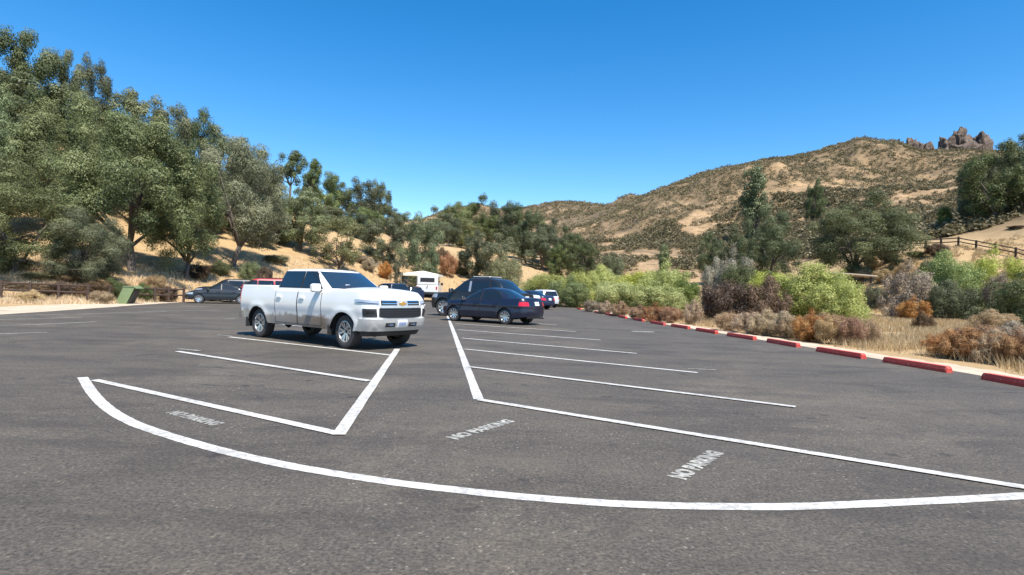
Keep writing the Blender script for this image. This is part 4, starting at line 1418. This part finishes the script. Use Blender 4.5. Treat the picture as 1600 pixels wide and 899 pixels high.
def car(root, S):
    """S: spec. Builds a whole vehicle under root, x forward, y left."""
    g = S.get
    Lh, W = S['L'] / 2, S['W'] / 2
    xf, xr = S['xf'], S['xr']
    Ra, R_, axf, axr = S['arch'], S['r'], S['axf'], S['axr']
    zs = S['sill']; zc = R_ * 1.0
    def zb(x):
        z = zs + (g('nose_up', .04) * max(0, (x - axf) / (xf - axf)) if x > axf else 0) + (g('tail_up', .06) * max(0, (axr - x) / (axr - xr)) if x < axr else 0)
        for ax in (axf, axr):
            d = abs(x - ax)
            if d < Ra: z = max(z, zc + math.sqrt(max(Ra * Ra - d * d, 0)) * g('arch_h', 1.0) - .0)
        return z
    zt = profile(S['top'])
    fl = g('flare', .03)
    def flare(x, z):
        v = 0
        for ax in (axf, axr):
            d = math.hypot(x - ax, z - zc)
            v = max(v, fl * math.exp(-(max(0, d - Ra) / .10) ** 2))
        return v
    tp = S.get('plan', ((xr, .95), (xr + .5, 1), (xf - .9, 1), (xf - .2, .95), (xf, .93)))
    taper = profile(tp)
    body = Loft(S['rows'], g('cf', .10), g('cr', .05), taper, flare=flare)
    xs = []
    for ax in (axf, axr):
        for k in range(25):
            xs.append(ax + Ra * math.cos(math.pi * k / 24) * (1 if 0 < k < 24 else .9995))
        xs += [ax + Ra * 1.004, ax - Ra * 1.004]
    paint = S['paint']
    shell(body, zb, zt, 'body', paint, root, xs, crown=g('crown', .05), bed=g('bed'))
    # dark arches
    cab = Loft(S['cab'], g('wcf', .16), g('wcr', .08))
    greenhouse(cab, 'cab', g('roof_paint', paint), root, g('roof_crown', .03))
    z0, z1 = S['glass_z']
    det = g('detail', True)
    # windscreen and rear window
    bb = lambda z: cab.par(z)[2] * g('ws', .86)
    def wsf(rear):
        def fn(u, v):
            z = z0 + (z1 - z0) * v
            y = -bb(z) + 2 * bb(z) * u
            return (cab.s_y(y, z, rear), z)
        return fn
    cab.patch(wsf(False), 14, 6, .006).build('windscreen', WGLASS, root, True)
    cab.patch(wsf(True), 12, 5, .006).build('rear_window', GLASS, root, True)
    # doors with windows and handles
    for sg in (1, -1):
        for (xa, xb, wa0, wa1, wb0, wb1) in S['doors']:
            # xa front edge, xb rear edge of the door; window from wa0(bottom front) wa1(top front) to wb0, wb1 (bottom, top rear)
            if det:
                body.side(sg, xa, xb, lambda x: max(zs + .05, zb(x) + .02), lambda x: zt(x) - .015, .0025, 16, 10, .004).build('door_gap', PLASTIC, root, True) if False else None
                lo = lambda x: max(zs + .06, zb(x) + .03)
                hi = lambda x: zt(x) - .02
                dr = body.side(sg, xa - .012, xb + .012, lo, hi, .0045, 16, 12, .010).build('door', paint, root, True)
                gap = MB()
                for xg in (xa, xb):
                    q = body.side(sg, xg + .007, xg - .007, lo, hi, .0052, 1, 12, .006)
                    gap.add(q.v, q.f)
                q = body.side(sg, xa, xb, lambda x: lo(x) - .008, lambda x: lo(x) + .004, .0052, 16, 1, .006); gap.add(q.v, q.f)
                gap.build('seam', PLASTIC, dr, True)
                hz = S['handle_z']
                MB_ = body.side(sg, xb + .30, xb + .10, hz - .022, hz + .022, .045, 4, 2, .04)
                MB_.build('handle', g('handle_mat', paint), dr, True)
            else:
                dr = root
            def fn(u, v, wa0=wa0, wa1=wa1, wb0=wb0, wb1=wb1, sg=sg):
                z = z0 + .01 + (z1 - z0 - .01) * v
                xa_ = wa0 + (wa1 - wa0) * v; xb_ = wb0 + (wb1 - wb0) * v
                return (sg * cab.s_x(xa_ + (xb_ - xa_) * u, z), z)
            sw = cab.patch(fn, 10, 6, .009).build('side_window', GLASS, root, True)
            if det:
                def fr(u, v, fn=fn, sg=sg, wa0=wa0, wa1=wa1, wb0=wb0, wb1=wb1):
                    z = z0 - .012 + (z1 - z0 + .018) * v
                    m_ = .042 - .02 * v
                    xa_ = wa0 + (wa1 - wa0) * v + m_; xb_ = wb0 + (wb1 - wb0) * v - m_
                    return (sg * cab.s_x(xa_ + (xb_ - xa_) * u, z), z)
                cab.patch(fr, 10, 6, .004).build('window_trim', PLASTIC, sw, True)
    for (ax) in (axf, axr):
        for sg in (1, -1):
            wheel(root, ax, sg * (body.par(R_)[2] - g('wheel_w', .24) / 2 - g('inset', .015)), R_, g('wheel_w', .24), sg, g('spokes', 10), g('rim', .64), det, g('steer', 0) if ax > 0 else 0)
    # wheel-well lining
    mbw = MB()
    for ax in (axf, axr):
        for sg in (1, -1):
            n = 16; rad = Ra * .985
            yo = body.par(zc)[2] * .985; yi = yo - .42
            vs = []
            for k in range(n + 1):
                a = math.pi * k / n
                vs += [(ax + rad * math.cos(a), sg * yo, zc + rad * math.sin(a)), (ax + rad * math.cos(a), sg * yi, zc + rad * math.sin(a))]
            fs = [(2 * k, 2 * k + 1, 2 * k + 3, 2 * k + 2) for k in range(n)]
            b0 = len(vs); vs += [(ax, sg * yi, zc)]
            fs += [(2 * k + 1, 2 * k + 3, b0) for k in range(n)]
            mbw.add(vs, fs)
    mbw.build('wheel_wells', INNER, root, fix=False)
    # side mirrors
    mx, mz = S['mirror']
    for sg in (1, -1):
        yb = cab.par(mz)[2]
        ms = g('mirror_size', 1.0)
        m = MB().box((mx, sg * (yb + .17 * ms), mz + .02), (.13 * ms, .24 * ms, .19 * ms), bevel=.035 * ms).build('mirror', g('mirror_mat', paint), root, True)
        MB().box((mx - .068 * ms, sg * (yb + .17 * ms), mz + .02), (.008, .20 * ms, .15 * ms)).build('mirror_glass', CHROME, m)
        MB().box((mx, sg * (yb + .03), mz - .05), (.06, .14, .05), bevel=.012).build('mirror_arm', PLASTIC, m)
    return body, cab, zb, zt


def place(root, px, D, heading, scale=1.0):
    D = D * DS
    root.location = (uof(px) * D, D, 0.006)
    root.rotation_euler = (0, 0, heading)
    root.scale = (scale,) * 3


# ---- white crew cab pickup ------------------------------------------------
WHITE = mat_car('white_truck_paint', (.80, .79, .76), .25, dirt=1.0)
tr = empty('pickup_truck'); tag(tr, 'white crew cab pickup with mud splashed doors parked across the left bays', 'pickup truck')
S = dict(L=5.9, W=2.06, xf=2.83, xr=-2.92, axf=1.87, axr=-1.87, arch=.475, arch_h=.97, r=.39, sill=.42, nose_up=.02, tail_up=.12,
         top=[(-3, 1.40), (-1.2, 1.39), (-1.15, 1.30), (1.3, 1.30), (1.45, 1.34), (1.8, 1.36), (2.4, 1.33), (2.65, 1.28), (2.8, 1.20), (2.9, 1.17)],
         rows=[(.30, -2.86, 2.66, .93, .30, .12), (.44, -2.88, 2.74, .965, .30, .12), (.60, -2.90, 2.83, .985, .28, .12), (.74, -2.91, 2.84, .99, .26, .12), (.90, -2.92, 2.84, 1.018, .26, .12),
               (1.08, -2.92, 2.82, 1.01, .25, .12), (1.18, -2.92, 2.79, .995, .24, .12), (1.28, -2.92, 2.68, .975, .22, .12), (1.36, -2.92, 2.56, .955, .2, .12), (1.42, -2.92, 2.5, .945, .2, .12)],
         plan=((-3, .965), (-2.2, 1.0), (1.5, 1.0), (2.3, .985), (2.9, .955)),
         cab=[(1.28, -1.14, 1.42, .95, .12, .10), (1.36, -1.13, 1.34, .925, .14, .10), (1.79, -1.00, .62, .775, .16, .12), (1.84, -.96, .50, .74, .18, .14), (1.865, -.86, .36, .64, .2, .16)],
         glass_z=(1.385, 1.80), doors=[(1.02, .02, .93, .44, .10, .08), (.0, -1.0, .02, .02, -.93, -.86)], handle_z=1.13,
         paint=WHITE, spokes=6, rim=.66, wheel_w=.27, flare=.022, crown=.075, bed=(-2.92, -1.16, .80), cf=.10, mirror=(.93, 1.37), mirror_size=1.08, steer=R(-4),
         mirror_mat=WHITE, wcf=.20)
body, cab, zb, zt = car(tr, S)
# front end
WB = WHITE
body.face(-.62, .62, 1.035, 1.15, .012).build('upper_grille', PLASTIC, tr, True)
for z in (1.065, 1.12):
    body.face(-.60, .60, z, z + .02, .024).build('grille_bar', CHROME, tr, True)
body.face(-.66, .66, .975, 1.03, .035, thick=.04).build('grille_crossbar', SILVER, tr, True)
body.face(-.68, .68, lambda y: .74 + .04 * max(0, abs(y) - .5) / .18, .965, .014).build('lower_grille', PLASTIC, tr, True)
for z in (.79, .84, .89, .935):
    body.face(-.64, .64, z, z + .012, .022, thick=.01).build('grille_bar', DARKALLOY, tr, True)
# emblem: plain cross-shaped badge seen at the middle of the grille
q = body.pt(0, 1.07); ex = q.x + .045
mb = MB()
ol = [(-.115, -.022), (-.045, -.022), (-.038, -.05), (.038, -.05), (.045, -.022), (.115, -.022), (.115, .022), (.045, .022), (.038, .05), (-.038, .05), (-.045, .022), (-.115, .022)]
sh = [(y + .25 * z, z) for y, z in ol]
k = len(sh)
mb.add([(ex, y, 1.075 + z) for y, z in sh] + [(ex - .05, y, 1.075 + z) for y, z in sh], [tuple(range(k)), tuple(range(2 * k - 1, k - 1, -1))] + [(i, i + k, (i + 1) % k + k, (i + 1) % k) for i in range(k)])
em = mb.build('emblem', GOLD, tr)
body.face(-.17, .17, 1.005, 1.145, .030, thick=.02).build('emblem_surround', SILVER, tr, True)
for sg in (1, -1):
    # slim headlight wrapping the corner, a stacked lamp pocket lower down
    def hl(u, v, sg=sg):
        zc_ = 1.09 + .05 * (1 - u) * 0
        q0 = body.s_y(.66, 1.1); q1 = body.s_x(2.30, 1.1)
        q = q0 + (q1 - q0) * u
        lo = 1.045 + .03 * u; hi = 1.145 + .02 * u
        return (sg * q, lo + (hi - lo) * v)
    h = body.patch(hl, 12, 3, .012).build('headlight', LAMP, tr, True)
    def hb(u, v, sg=sg):
        q0 = body.s_y(.70, 1.1); q1 = body.s_x(2.36, 1.1)
        q = q0 + (q1 - q0) * u
        return (sg * q, 1.062 + .03 * u + .012 * v)
    body.patch(hb, 10, 1, .018).build('lamp_strip', DARKALLOY, h, True)
    def fp(u, v, sg=sg):
        q0 = body.s_y(.74, .85); q1 = body.s_x(2.56, .85)
        q = q0 + (q1 - q0) * u
        lo = .78 - .06 * u * 0; hi = .95
        return (sg * q, .77 + (.955 - .77) * v)
    f = body.patch(fp, 8, 3, .010).build('fog_lamp_pocket', PLASTIC, tr, True)
    def fq(u, v, sg=sg):
        q0 = body.s_y(.79, .85); q1 = body.s_x(2.64, .85)
        return (sg * (q0 + (q1 - q0) * u), .86 + .05 * v)
    body.patch(fq, 5, 2, .018).build('fog_lamp', DARKALLOY, f, True)
# bumper band and air dam
def bm(u, v):
    q1 = body.s_x(2.42, .6)
    q = -q1 + 2 * q1 * u
    return (q, .455 + (.725 - .455) * v)
bp = body.patch(bm, 40, 4, .035, .05).build('front_bumper', SILVER, tr, True)
for sg in (1, -1):
    body.face(sg * .22, sg * .50, .555, .635, .039, thick=.01).build('tow_opening', PLASTIC, bp, True)
    q = body.pt(sg * .07, .58)
    MB().tube([(q.x + .03, sg * .30, .58), (q.x + .07, sg * .32, .585), (q.x + .07, sg * .40, .585), (q.x + .03, sg * .42, .58)], .014, 8).build('tow_hook', CHROME, bp, True)
def ad(u, v):
    q1 = body.s_x(2.50, .5)
    return (-q1 + 2 * q1 * u, .32 + .15 * v)
body.patch(ad, 30, 3, .002, .05).build('air_dam', PLASTIC, tr, True)
pl = body.face(-.155, .155, .545, .70, .050, thick=.015).build('licence_plate', PLATE, tr, True)
body.face(-.115, .115, .60, .645, .0525, thick=.004).build('plate_number', PLATEINK, pl, True)
# rear end
def rb(u, v):
    q0 = body.s_x(-2.62, .6)
    return (q0 + (2 - 2 * q0) * u, .50 + .20 * v)
body.patch(rb, 24, 4, .07, .09).build('rear_bumper', CHROME, tr, True)
for sg in (1, -1):
    def tl(u, v, sg=sg):
        q0 = body.s_x(-2.84, 1.2); q1 = body.s_y(.80, 1.2, True)
        return (sg * (q0 + (q1 - q0) * u), .92 + .40 * v)
    body.patch(tl, 8, 4, .012).build('tail_light', REDLAMP, tr, True)
body.face(-.74, .74, .74, 1.34, .008, True).build('tailgate', WHITE, tr, True)
MB().box((-3.08, 0, .46), (.28, .08, .08), bevel=.01).build('tow_hitch', PLASTIC, tr)
for sg in (1, -1):
    MB().tube([(-1.9, sg * .55, .38), (-2.9, sg * .62, .40), (-3.0, sg * .63, .38)], .035, 10).build('exhaust_pipe', CHROME if sg < 0 else PLASTIC, tr, True)
    for ax in (-1.87 - .53, 1.87 - .535):
        MB().box((ax, sg * .90, .40), (.02, .26, .26), bevel=.006).build('mud_flap', PLASTIC, tr)
MB().tube([(-2.6, 0, .45), (2.2, 0, .45)], .09, 8).build('chassis', PLASTIC, tr, True)
for ax in (1.87, -1.87):
    MB().tube([(ax, -.85, .40), (ax, -.15, .38), (ax, 0, .36), (ax, .15, .38), (ax, .85, .40)], [.045, .045, .14, .045, .045], 10).build('axle', PLASTIC, tr, True)
# belt line trim, wipers, aerial
for sg in (-1, 1):
    body.side(sg, 1.35, -2.75, 1.0, 1.012, .006, 30, 1, .006) if False else None
    q = cab.pt(cab.s_y(.3 * sg, 1.40), 1.40)
    MB().tube([(1.40, sg * .15, 1.405), (1.27, sg * .62, 1.44)], .008, 5).build('wiper', PLASTIC, tr, True)
MB().box((1.12, -.28, 1.455), (.02, .14, .07), bevel=.005).build('dash_paper', PLATE, tr)
Fp = gp(531, 545.5)[:2]; Rp = gp(398, 527.5)[:2]
dv = Fp - Rp; Lw = np.linalg.norm(dv); hd = math.atan2(dv[1], dv[0]); sc = Lw / 3.74
mid = (Fp + Rp) / 2; off = 1.0 * sc
cpos = mid + off * np.array([-math.sin(hd), math.cos(hd)])
print('truck scale', sc, 'heading', math.degrees(hd), cpos)
tr.location = (cpos[0], cpos[1], .006); tr.rotation_euler = (0, 0, hd); tr.scale = (sc, sc * .95, sc)

# ---- sedan spec -----------------------------------------------------------
def sedan_spec(paint, **kw):
    d = dict(L=4.6, W=1.80, xf=2.27, xr=-2.32, axf=1.34, axr=-1.33, arch=.355, r=.325, sill=.24, nose_up=.04, tail_up=.10,
             top=[(-2.4, .98), (-2.25, 1.03), (-1.9, 1.06), (-1.3, 1.02), (-.8, .96), (1.0, .93), (1.25, .92), (1.7, .86), (2.1, .74), (2.3, .64)],
             rows=[(.15, -2.24, 2.16, .80, .35, .30), (.28, -2.28, 2.24, .87, .42, .32), (.50, -2.34, 2.28, .90, .46, .34), (.66, -2.33, 2.23, .885, .48, .34), (.76, -2.33, 2.19, .90, .48, .34), (.85, -2.30, 2.10, .875, .46, .34),
                   (.98, -2.26, 1.95, .84, .42, .32), (1.10, -2.20, 1.8, .79, .4, .3)],
             plan=((-2.4, .93), (-1.6, 1), (1.3, 1), (2.3, .93)),
             cab=[(.88, -1.80, 1.18, .83, .15, .3), (.96, -1.72, 1.06, .80, .16, .3), (1.36, -.95, .32, .60, .18, .22), (1.42, -.78, .14, .54, .2, .2), (1.45, -.62, .0, .46, .2, .2)],
             glass_z=(.97, 1.375), doors=[(.92, -.06, .84, .26, .0, -.02), (-.08, -1.06, -.10, -.08, -1.22, -.80)], handle_z=.82,
             paint=paint, spokes=9, rim=.68, wheel_w=.21, flare=.015, crown=.035, cf=.26, cr=.16, mirror=(.78, .98), mirror_size=.85, wcf=.28, wcr=.2)
    d.update(kw); return d

def lights(body, root, zf=(.60, .74), zr=(.72, .90), yf=.42, yr=.45, xf=1.72, xr=-1.88, grille=True, plate=True):
    for sg in (1, -1):
        def hl(u, v, sg=sg):
            z = zf[0] + (zf[1] - zf[0]) * v
            q0 = body.s_y(yf, z); q1 = body.s_x(xf, z)
            return (sg * (q0 + (q1 - q0) * u), z + .03 * u)
        body.patch(hl, 8, 3, .006).build('headlight', LAMP, root, True)
        def tl(u, v, sg=sg):
            z = zr[0] + (zr[1] - zr[0]) * v
            q0 = body.s_x(xr, z); q1 = body.s_y(yr, z, True)
            return (sg * (q0 + (q1 - q0) * u), z)
        body.patch(tl, 8, 3, .008).build('tail_light', REDLAMP, root, True)
    if grille: body.face(-.38, .38, zf[0] - .22, zf[1] - .04, .006).build('grille', PLASTIC, root, True)
    if plate:
        p = body.face(-.155, .155, zr[0] + .02, zr[0] + .17, .014, True, 4, 2).build('licence_plate', PLATE, root, True)
        body.face(-.12, .12, zr[0] + .07, zr[0] + .115, .0165, True, 4, 1, .004).build('plate_number', PLATEINK, p, True)

NAVY = mat_car('navy_car_paint', (.007, .011, .030), .2)
sd = empty('sedan'); tag(sd, 'dark navy sedan seen from behind in the nearest right hand bay', 'car')
body, cab, zb, zt = car(sd, sedan_spec(NAVY))
lights(body, sd, zr=(.76, .92), yr=.52, xr=-1.98)
body.face(-.60, .60, .26, .36, .012, True).build('bumper_insert', PLASTIC, sd, True)
MB().tube([(-2.1, -.5, .26), (-2.36, -.5, .25)], .03, 8).build('exhaust_pipe', CHROME, sd, True)
Fp = gp(708, 502)[:2]; Rp = gp(788, 507.5)[:2]
dv = Fp - Rp; Lw = np.linalg.norm(dv); hd = math.atan2(dv[1], dv[0]); sc = Lw / 2.67
cpos = (Fp + Rp) / 2 + .88 * sc * np.array([math.sin(hd), -math.cos(hd)]) * (-1 if True else 1)
# the side we see is the car's left: its centre lies to the right of that side, away from the viewpoint
n_ = np.array([math.sin(hd), -math.cos(hd)])
if n_[1] < 0: n_ = -n_
cpos = (Fp + Rp) / 2 + .88 * sc * n_
print('sedan scale', sc, math.degrees(hd), cpos)
sd.location = (cpos[0], cpos[1], .006); sd.rotation_euler = (0, 0, hd); sd.scale = (sc,) * 3
HD_S = hd

# ---- the left group -------------------------------------------------------
DGREY = mat_car('dark_grey_car_paint', (.014, .019, .026), .22)
lg = empty('sedan'); tag(lg, 'dark blue grey sedan parked nose out at the left edge before the red car', 'car')
body, cab, zb, zt = car(lg, sedan_spec(DGREY))
lights(body, lg)
place(lg, 346, 44.5, R(180 + 24), 1.0)

def suv_spec(paint, **kw):
    d = dict(L=4.7, W=1.88, xf=2.30, xr=-2.36, axf=1.38, axr=-1.40, arch=.40, r=.36, sill=.32, nose_up=.04, tail_up=.08,
             top=[(-2.4, 1.05), (-1.0, 1.03), (1.0, 1.03), (1.25, 1.04), (1.8, 1.0), (2.15, .92), (2.35, .84)],
             rows=[(.2, -2.30, 2.2, .85, .3, .25), (.36, -2.34, 2.27, .91, .34, .28), (.6, -2.38, 2.32, .94, .36, .28), (.85, -2.38, 2.28, .93, .36, .28), (1.0, -2.36, 2.16, .905, .34, .28), (1.12, -2.34, 2.0, .88, .3, .26)],
             plan=((-2.4, .96), (-1.6, 1), (1.4, 1), (2.35, .94)),
             cab=[(1.0, -2.30, 1.28, .88, .15, .22), (1.08, -2.27, 1.16, .86, .16, .22), (1.55, -2.02, .48, .72, .18, .2), (1.64, -1.92, .30, .66, .2, .2), (1.68, -1.75, .15, .56, .2, .2)],
             glass_z=(1.10, 1.55), doors=[(.95, .0, .92, .42, .05, .04), (-.02, -.95, -.06, -.05, -1.02, -.98), (-1.1, -2.0, -1.16, -1.12, -2.0, -1.85)], handle_z=.93,
             paint=paint, spokes=9, rim=.68, wheel_w=.23, flare=.02, crown=.045, cf=.2, cr=.10, mirror=(.88, 1.12), mirror_size=1.0, wcf=.22, wcr=.1)
    d.update(kw); return d
MAROON = mat_car('red_car_paint', (.50, .015, .03), .25)
rs_ = empty('estate_car'); tag(rs_, 'red car with black windows behind the dark blue grey sedan', 'car')
body, cab, zb, zt = car(rs_, suv_spec(MAROON))
lights(body, rs_, zf=(.75, .9), zr=(.85, 1.05))
MB().box((-.6, .55, 1.735), (2.0, .04, .04), bevel=.01).build('roof_rail', PLASTIC, rs_)
MB().box((-.6, -.55, 1.735), (2.0, .04, .04), bevel=.01).build('roof_rail', PLASTIC, rs_)
place(rs_, 404, 48.5, R(180 + 20), 1.12)
BLACK = mat_car('black_car_paint', (.012, .013, .016), .2)
bk = empty('suv'); tag(bk, 'black car behind the dark blue grey sedan and left of the red one', 'car')
body, cab, zb, zt = car(bk, suv_spec(BLACK))
lights(body, bk, zf=(.75, .9), zr=(.85, 1.05))
place(bk, 358, 50.0, R(180 + 22), 1.06)

# ---- dark pickup behind the navy sedan ------------------------------------
pk = empty('suv'); tag(pk, 'tall black off-roader standing behind the navy sedan', 'car')
body, cab, zb, zt = car(pk, suv_spec(BLACK,
             cab=[(1.0, -1.98, 1.34, .88, .15, .26), (1.08, -1.92, 1.20, .86, .16, .26), (1.56, -1.40, .55, .74, .18, .22), (1.66, -1.22, .38, .68, .2, .22), (1.70, -1.0, .2, .58, .2, .2)],
             doors=[(.95, .0, .88, .38, .05, .04), (-.02, -.95, -.06, -.05, -1.02, -.92), (-1.1, -1.7, -1.12, -1.04, -1.72, -1.32)], arch=.43, r=.40, glass_z=(1.10, 1.57)))
lights(body, pk, zf=(.78, .95), zr=(.80, .98), yr=.7, xr=-2.2)
cab.side(1, .06, -.04, 1.11, 1.56, .014, 2, 6).build('door_pillar', mat_flat('pale_pillar', (.35, .38, .42), .3, .3), pk, True)
MB().box((-.35, 0, 1.765), (.9, 1.0, .05), bevel=.02).build('roof_rack', SILVER, pk)
place(pk, 751, 34.2, HD_S + R(4), 1.24)

# ---- dark blue pickup tail behind the white one, white off-roader, canopy --
BLUE = mat_car('dark_blue_car_paint', (.012, .022, .06), .25)
bp_ = empty('pickup_truck'); tag(bp_, 'dark blue pickup showing beyond the white one\'s bonnet', 'pickup truck')
S3 = dict(S); S3.update(paint=BLUE, mirror_mat=BLUE, steer=0, detail=False)
body, cab, zb, zt = car(bp_, S3)
body.face(-.74, .74, .74, 1.34, .008, True).build('tailgate', BLUE, bp_, True)
place(bp_, 612, 47, R(140), .95)
bk2 = empty('suv'); tag(bk2, 'dark car between the dark blue pickup and the white van', 'car')
body, cab, zb, zt = car(bk2, suv_spec(BLACK, detail=False))
lights(body, bk2, zf=(.75, .9), zr=(.85, 1.05))
place(bk2, 640, 66, R(120), .95)

OFFW = mat_car('off_road_white_paint', (.74, .73, .70), .35)
ow = empty('van'); tag(ow, 'boxy white van seen square from behind before the cream canopy', 'van')
# boxy body
MB().box((0, 0, 1.10), (4.3, 1.86, .62), bevel=.05).build('body', OFFW, ow, True)
MB().box((-.75, 0, 1.82), (2.8, 1.80, .86), bevel=.09).build('cab', OFFW, ow, True)
MB().box((-2.155, 0, 1.86), (.02, 1.22, .36), bevel=.008).build('rear_window', CABIN, ow)
for sg in (1, -1):
    for xx in (-1.55, -.70, .1):
        MB().box((xx, sg * .902, 1.86), (.72, .02, .38), bevel=.008).build('side_window', GLASS, ow)
    MB().box((-2.158, sg * .80, 1.18), (.03, .12, .26), bevel=.01).build('tail_light', REDLAMP, ow)
    for ax in (-1.3, 1.35):
        wheel(ow, ax, sg * .78, .40, .26, sg, 9, .6, False)
    MB().box((2.16, sg * .66, 1.1), (.03, .22, .22), bevel=.01).build('headlight', LAMP, ow)
    MB().box((.55, sg * 1.05, 1.55), (.12, .22, .24), bevel=.03).build('mirror', PLASTIC, ow)
MB().box((-2.20, 0, .72), (.18, 1.80, .22), bevel=.03).build('rear_bumper', PLASTIC, ow)
MB().box((2.20, 0, .72), (.18, 1.80, .22), bevel=.03).build('front_bumper', PLASTIC, ow)
MB().box((.665, 0, 1.80), (.03, 1.5, .5), bevel=.01, tilt=Matrix.Rotation(R(-12), 3, 'Y')).build('windscreen', WGLASS, ow)
MB().box((0, 0, .56), (3.9, 1.5, .46), bevel=.05).build('chassis', INNER, ow)
MB().box((-2.17, .35, .94), (.02, .32, .14)).build('licence_plate', PLATE, ow)
MB().box((-2.22, -.02, 1.35), (.10, .07, .07)).build('door_handle', PLASTIC, ow)
place(ow, 671, 72, R(93), 1.30)

CREAM = simple('cream_canvas', (.72, .66, .54), .9, bump=None)
cn = empty('pop_up_canopy'); tag(cn, 'cream pop up canopy with a low peaked top over the white van', 'canopy')
w2 = 1.95; h0 = 2.62; h1 = 3.0
vs = [(-w2, -w2, h0), (w2, -w2, h0), (w2, w2, h0), (-w2, w2, h0), (0, 0, h1)]
vs += [(x, y, z - .03) for x, y, z in vs]
cm = MB().add(vs, [(0, 1, 4), (1, 2, 4), (2, 3, 4), (3, 0, 4), (6, 5, 9), (7, 6, 9), (8, 7, 9), (5, 8, 9)])
for a, b in ((0, 1), (1, 2), (2, 3), (3, 0)):
    A, B = vs[a], vs[b]
    cm.add([A, B, (B[0], B[1], B[2] - .22), (A[0], A[1], A[2] - .22)], [(0, 1, 2, 3)])
cm.build('roof', CREAM, cn, fix=False)
for x in (-1, 1):
    for y in (-1, 1):
        MB().tube([(x * 1.9, y * 1.9, 0), (x * 1.9, y * 1.9, 2.6)], .025, 6).build('pole', SILVER, cn)
place(cn, 660, 86, 0, 1.3)

# ---- cars at the right of the sedan ---------------------------------------
wc = empty('suv'); tag(wc, 'silver white car at the far end of the row right of the navy sedan', 'car')
SILV = mat_car('silver_white_paint', (.62, .64, .66), .25)
body, cab, zb, zt = car(wc, suv_spec(SILV))
lights(body, wc, zf=(.75, .9), zr=(.85, .98), yr=.7, xr=-2.2)
place(wc, 846, 60, R(112), .98)
dc = empty('suv'); tag(dc, 'dark car between the navy sedan\'s boot and the silver white car', 'car')
body, cab, zb, zt = car(dc, sedan_spec(BLUE))
lights(body, dc)
place(dc, 826, 53, R(136), 1.05)
w2_ = empty('sedan'); tag(w2_, 'white roofed car mostly hidden behind the navy sedan roof', 'car')
body, cab, zb, zt = car(w2_, sedan_spec(SILV, detail=False))
lights(body, w2_)
place(w2_, 792, 44, R(138), 1.14)


# ---------------------------------------------------------------- labels that count along the photo
ORD = ['first', 'second', 'third', 'fourth', 'fifth', 'sixth', 'seventh', 'eighth', 'ninth', 'tenth', 'eleventh', 'twelfth', 'thirteenth', 'fourteenth',
       'fifteenth', 'sixteenth', 'seventeenth', 'eighteenth', 'nineteenth', 'twentieth', 'twenty-first', 'twenty-second', 'twenty-third', 'twenty-fourth', 'twenty-fifth', 'twenty-sixth', 'twenty-seventh', 'twenty-eighth', 'twenty-ninth', 'thirtieth']
WHERE = {L1: 'oak from the left in the crowns along the upper left skyline', L2: 'oak from the left between front row and skyline crowns, left slope',
         L3: 'oak from the left in the dark row along the middle skyline', L4: 'oak from the left closing the valley behind the black off-roader',
         LW: 'willow from the left in the bright bank behind far wheel stops', LK: 'buckwheat shrub from the left in the tan row under the large willow',
         LK2: 'buckwheat shrub from the left in the rusty clump behind nearest wheel stops', LK3: 'shrub from the left in the reddish strip behind far wheel stops',
         'dry shrub scattered on the golden meadow and bank at the right': 'dry shrub from the left on the golden meadow and bank at right',
         'dry undergrowth shrub on the lower left slope by the fence or bank': 'undergrowth shrub from the left on the lower left slope'}
sets = {}
for o in list(scene.objects):
    if o.parent is None and o.get('label') in WHERE: sets.setdefault(o['label'], []).append(o)
for lab, obs in sets.items():
    obs.sort(key=lambda o: o.location.x / max(o.location.y, .1))
    for i, o in enumerate(obs): o['label'] = ORD[i] + ' ' + WHERE[lab]
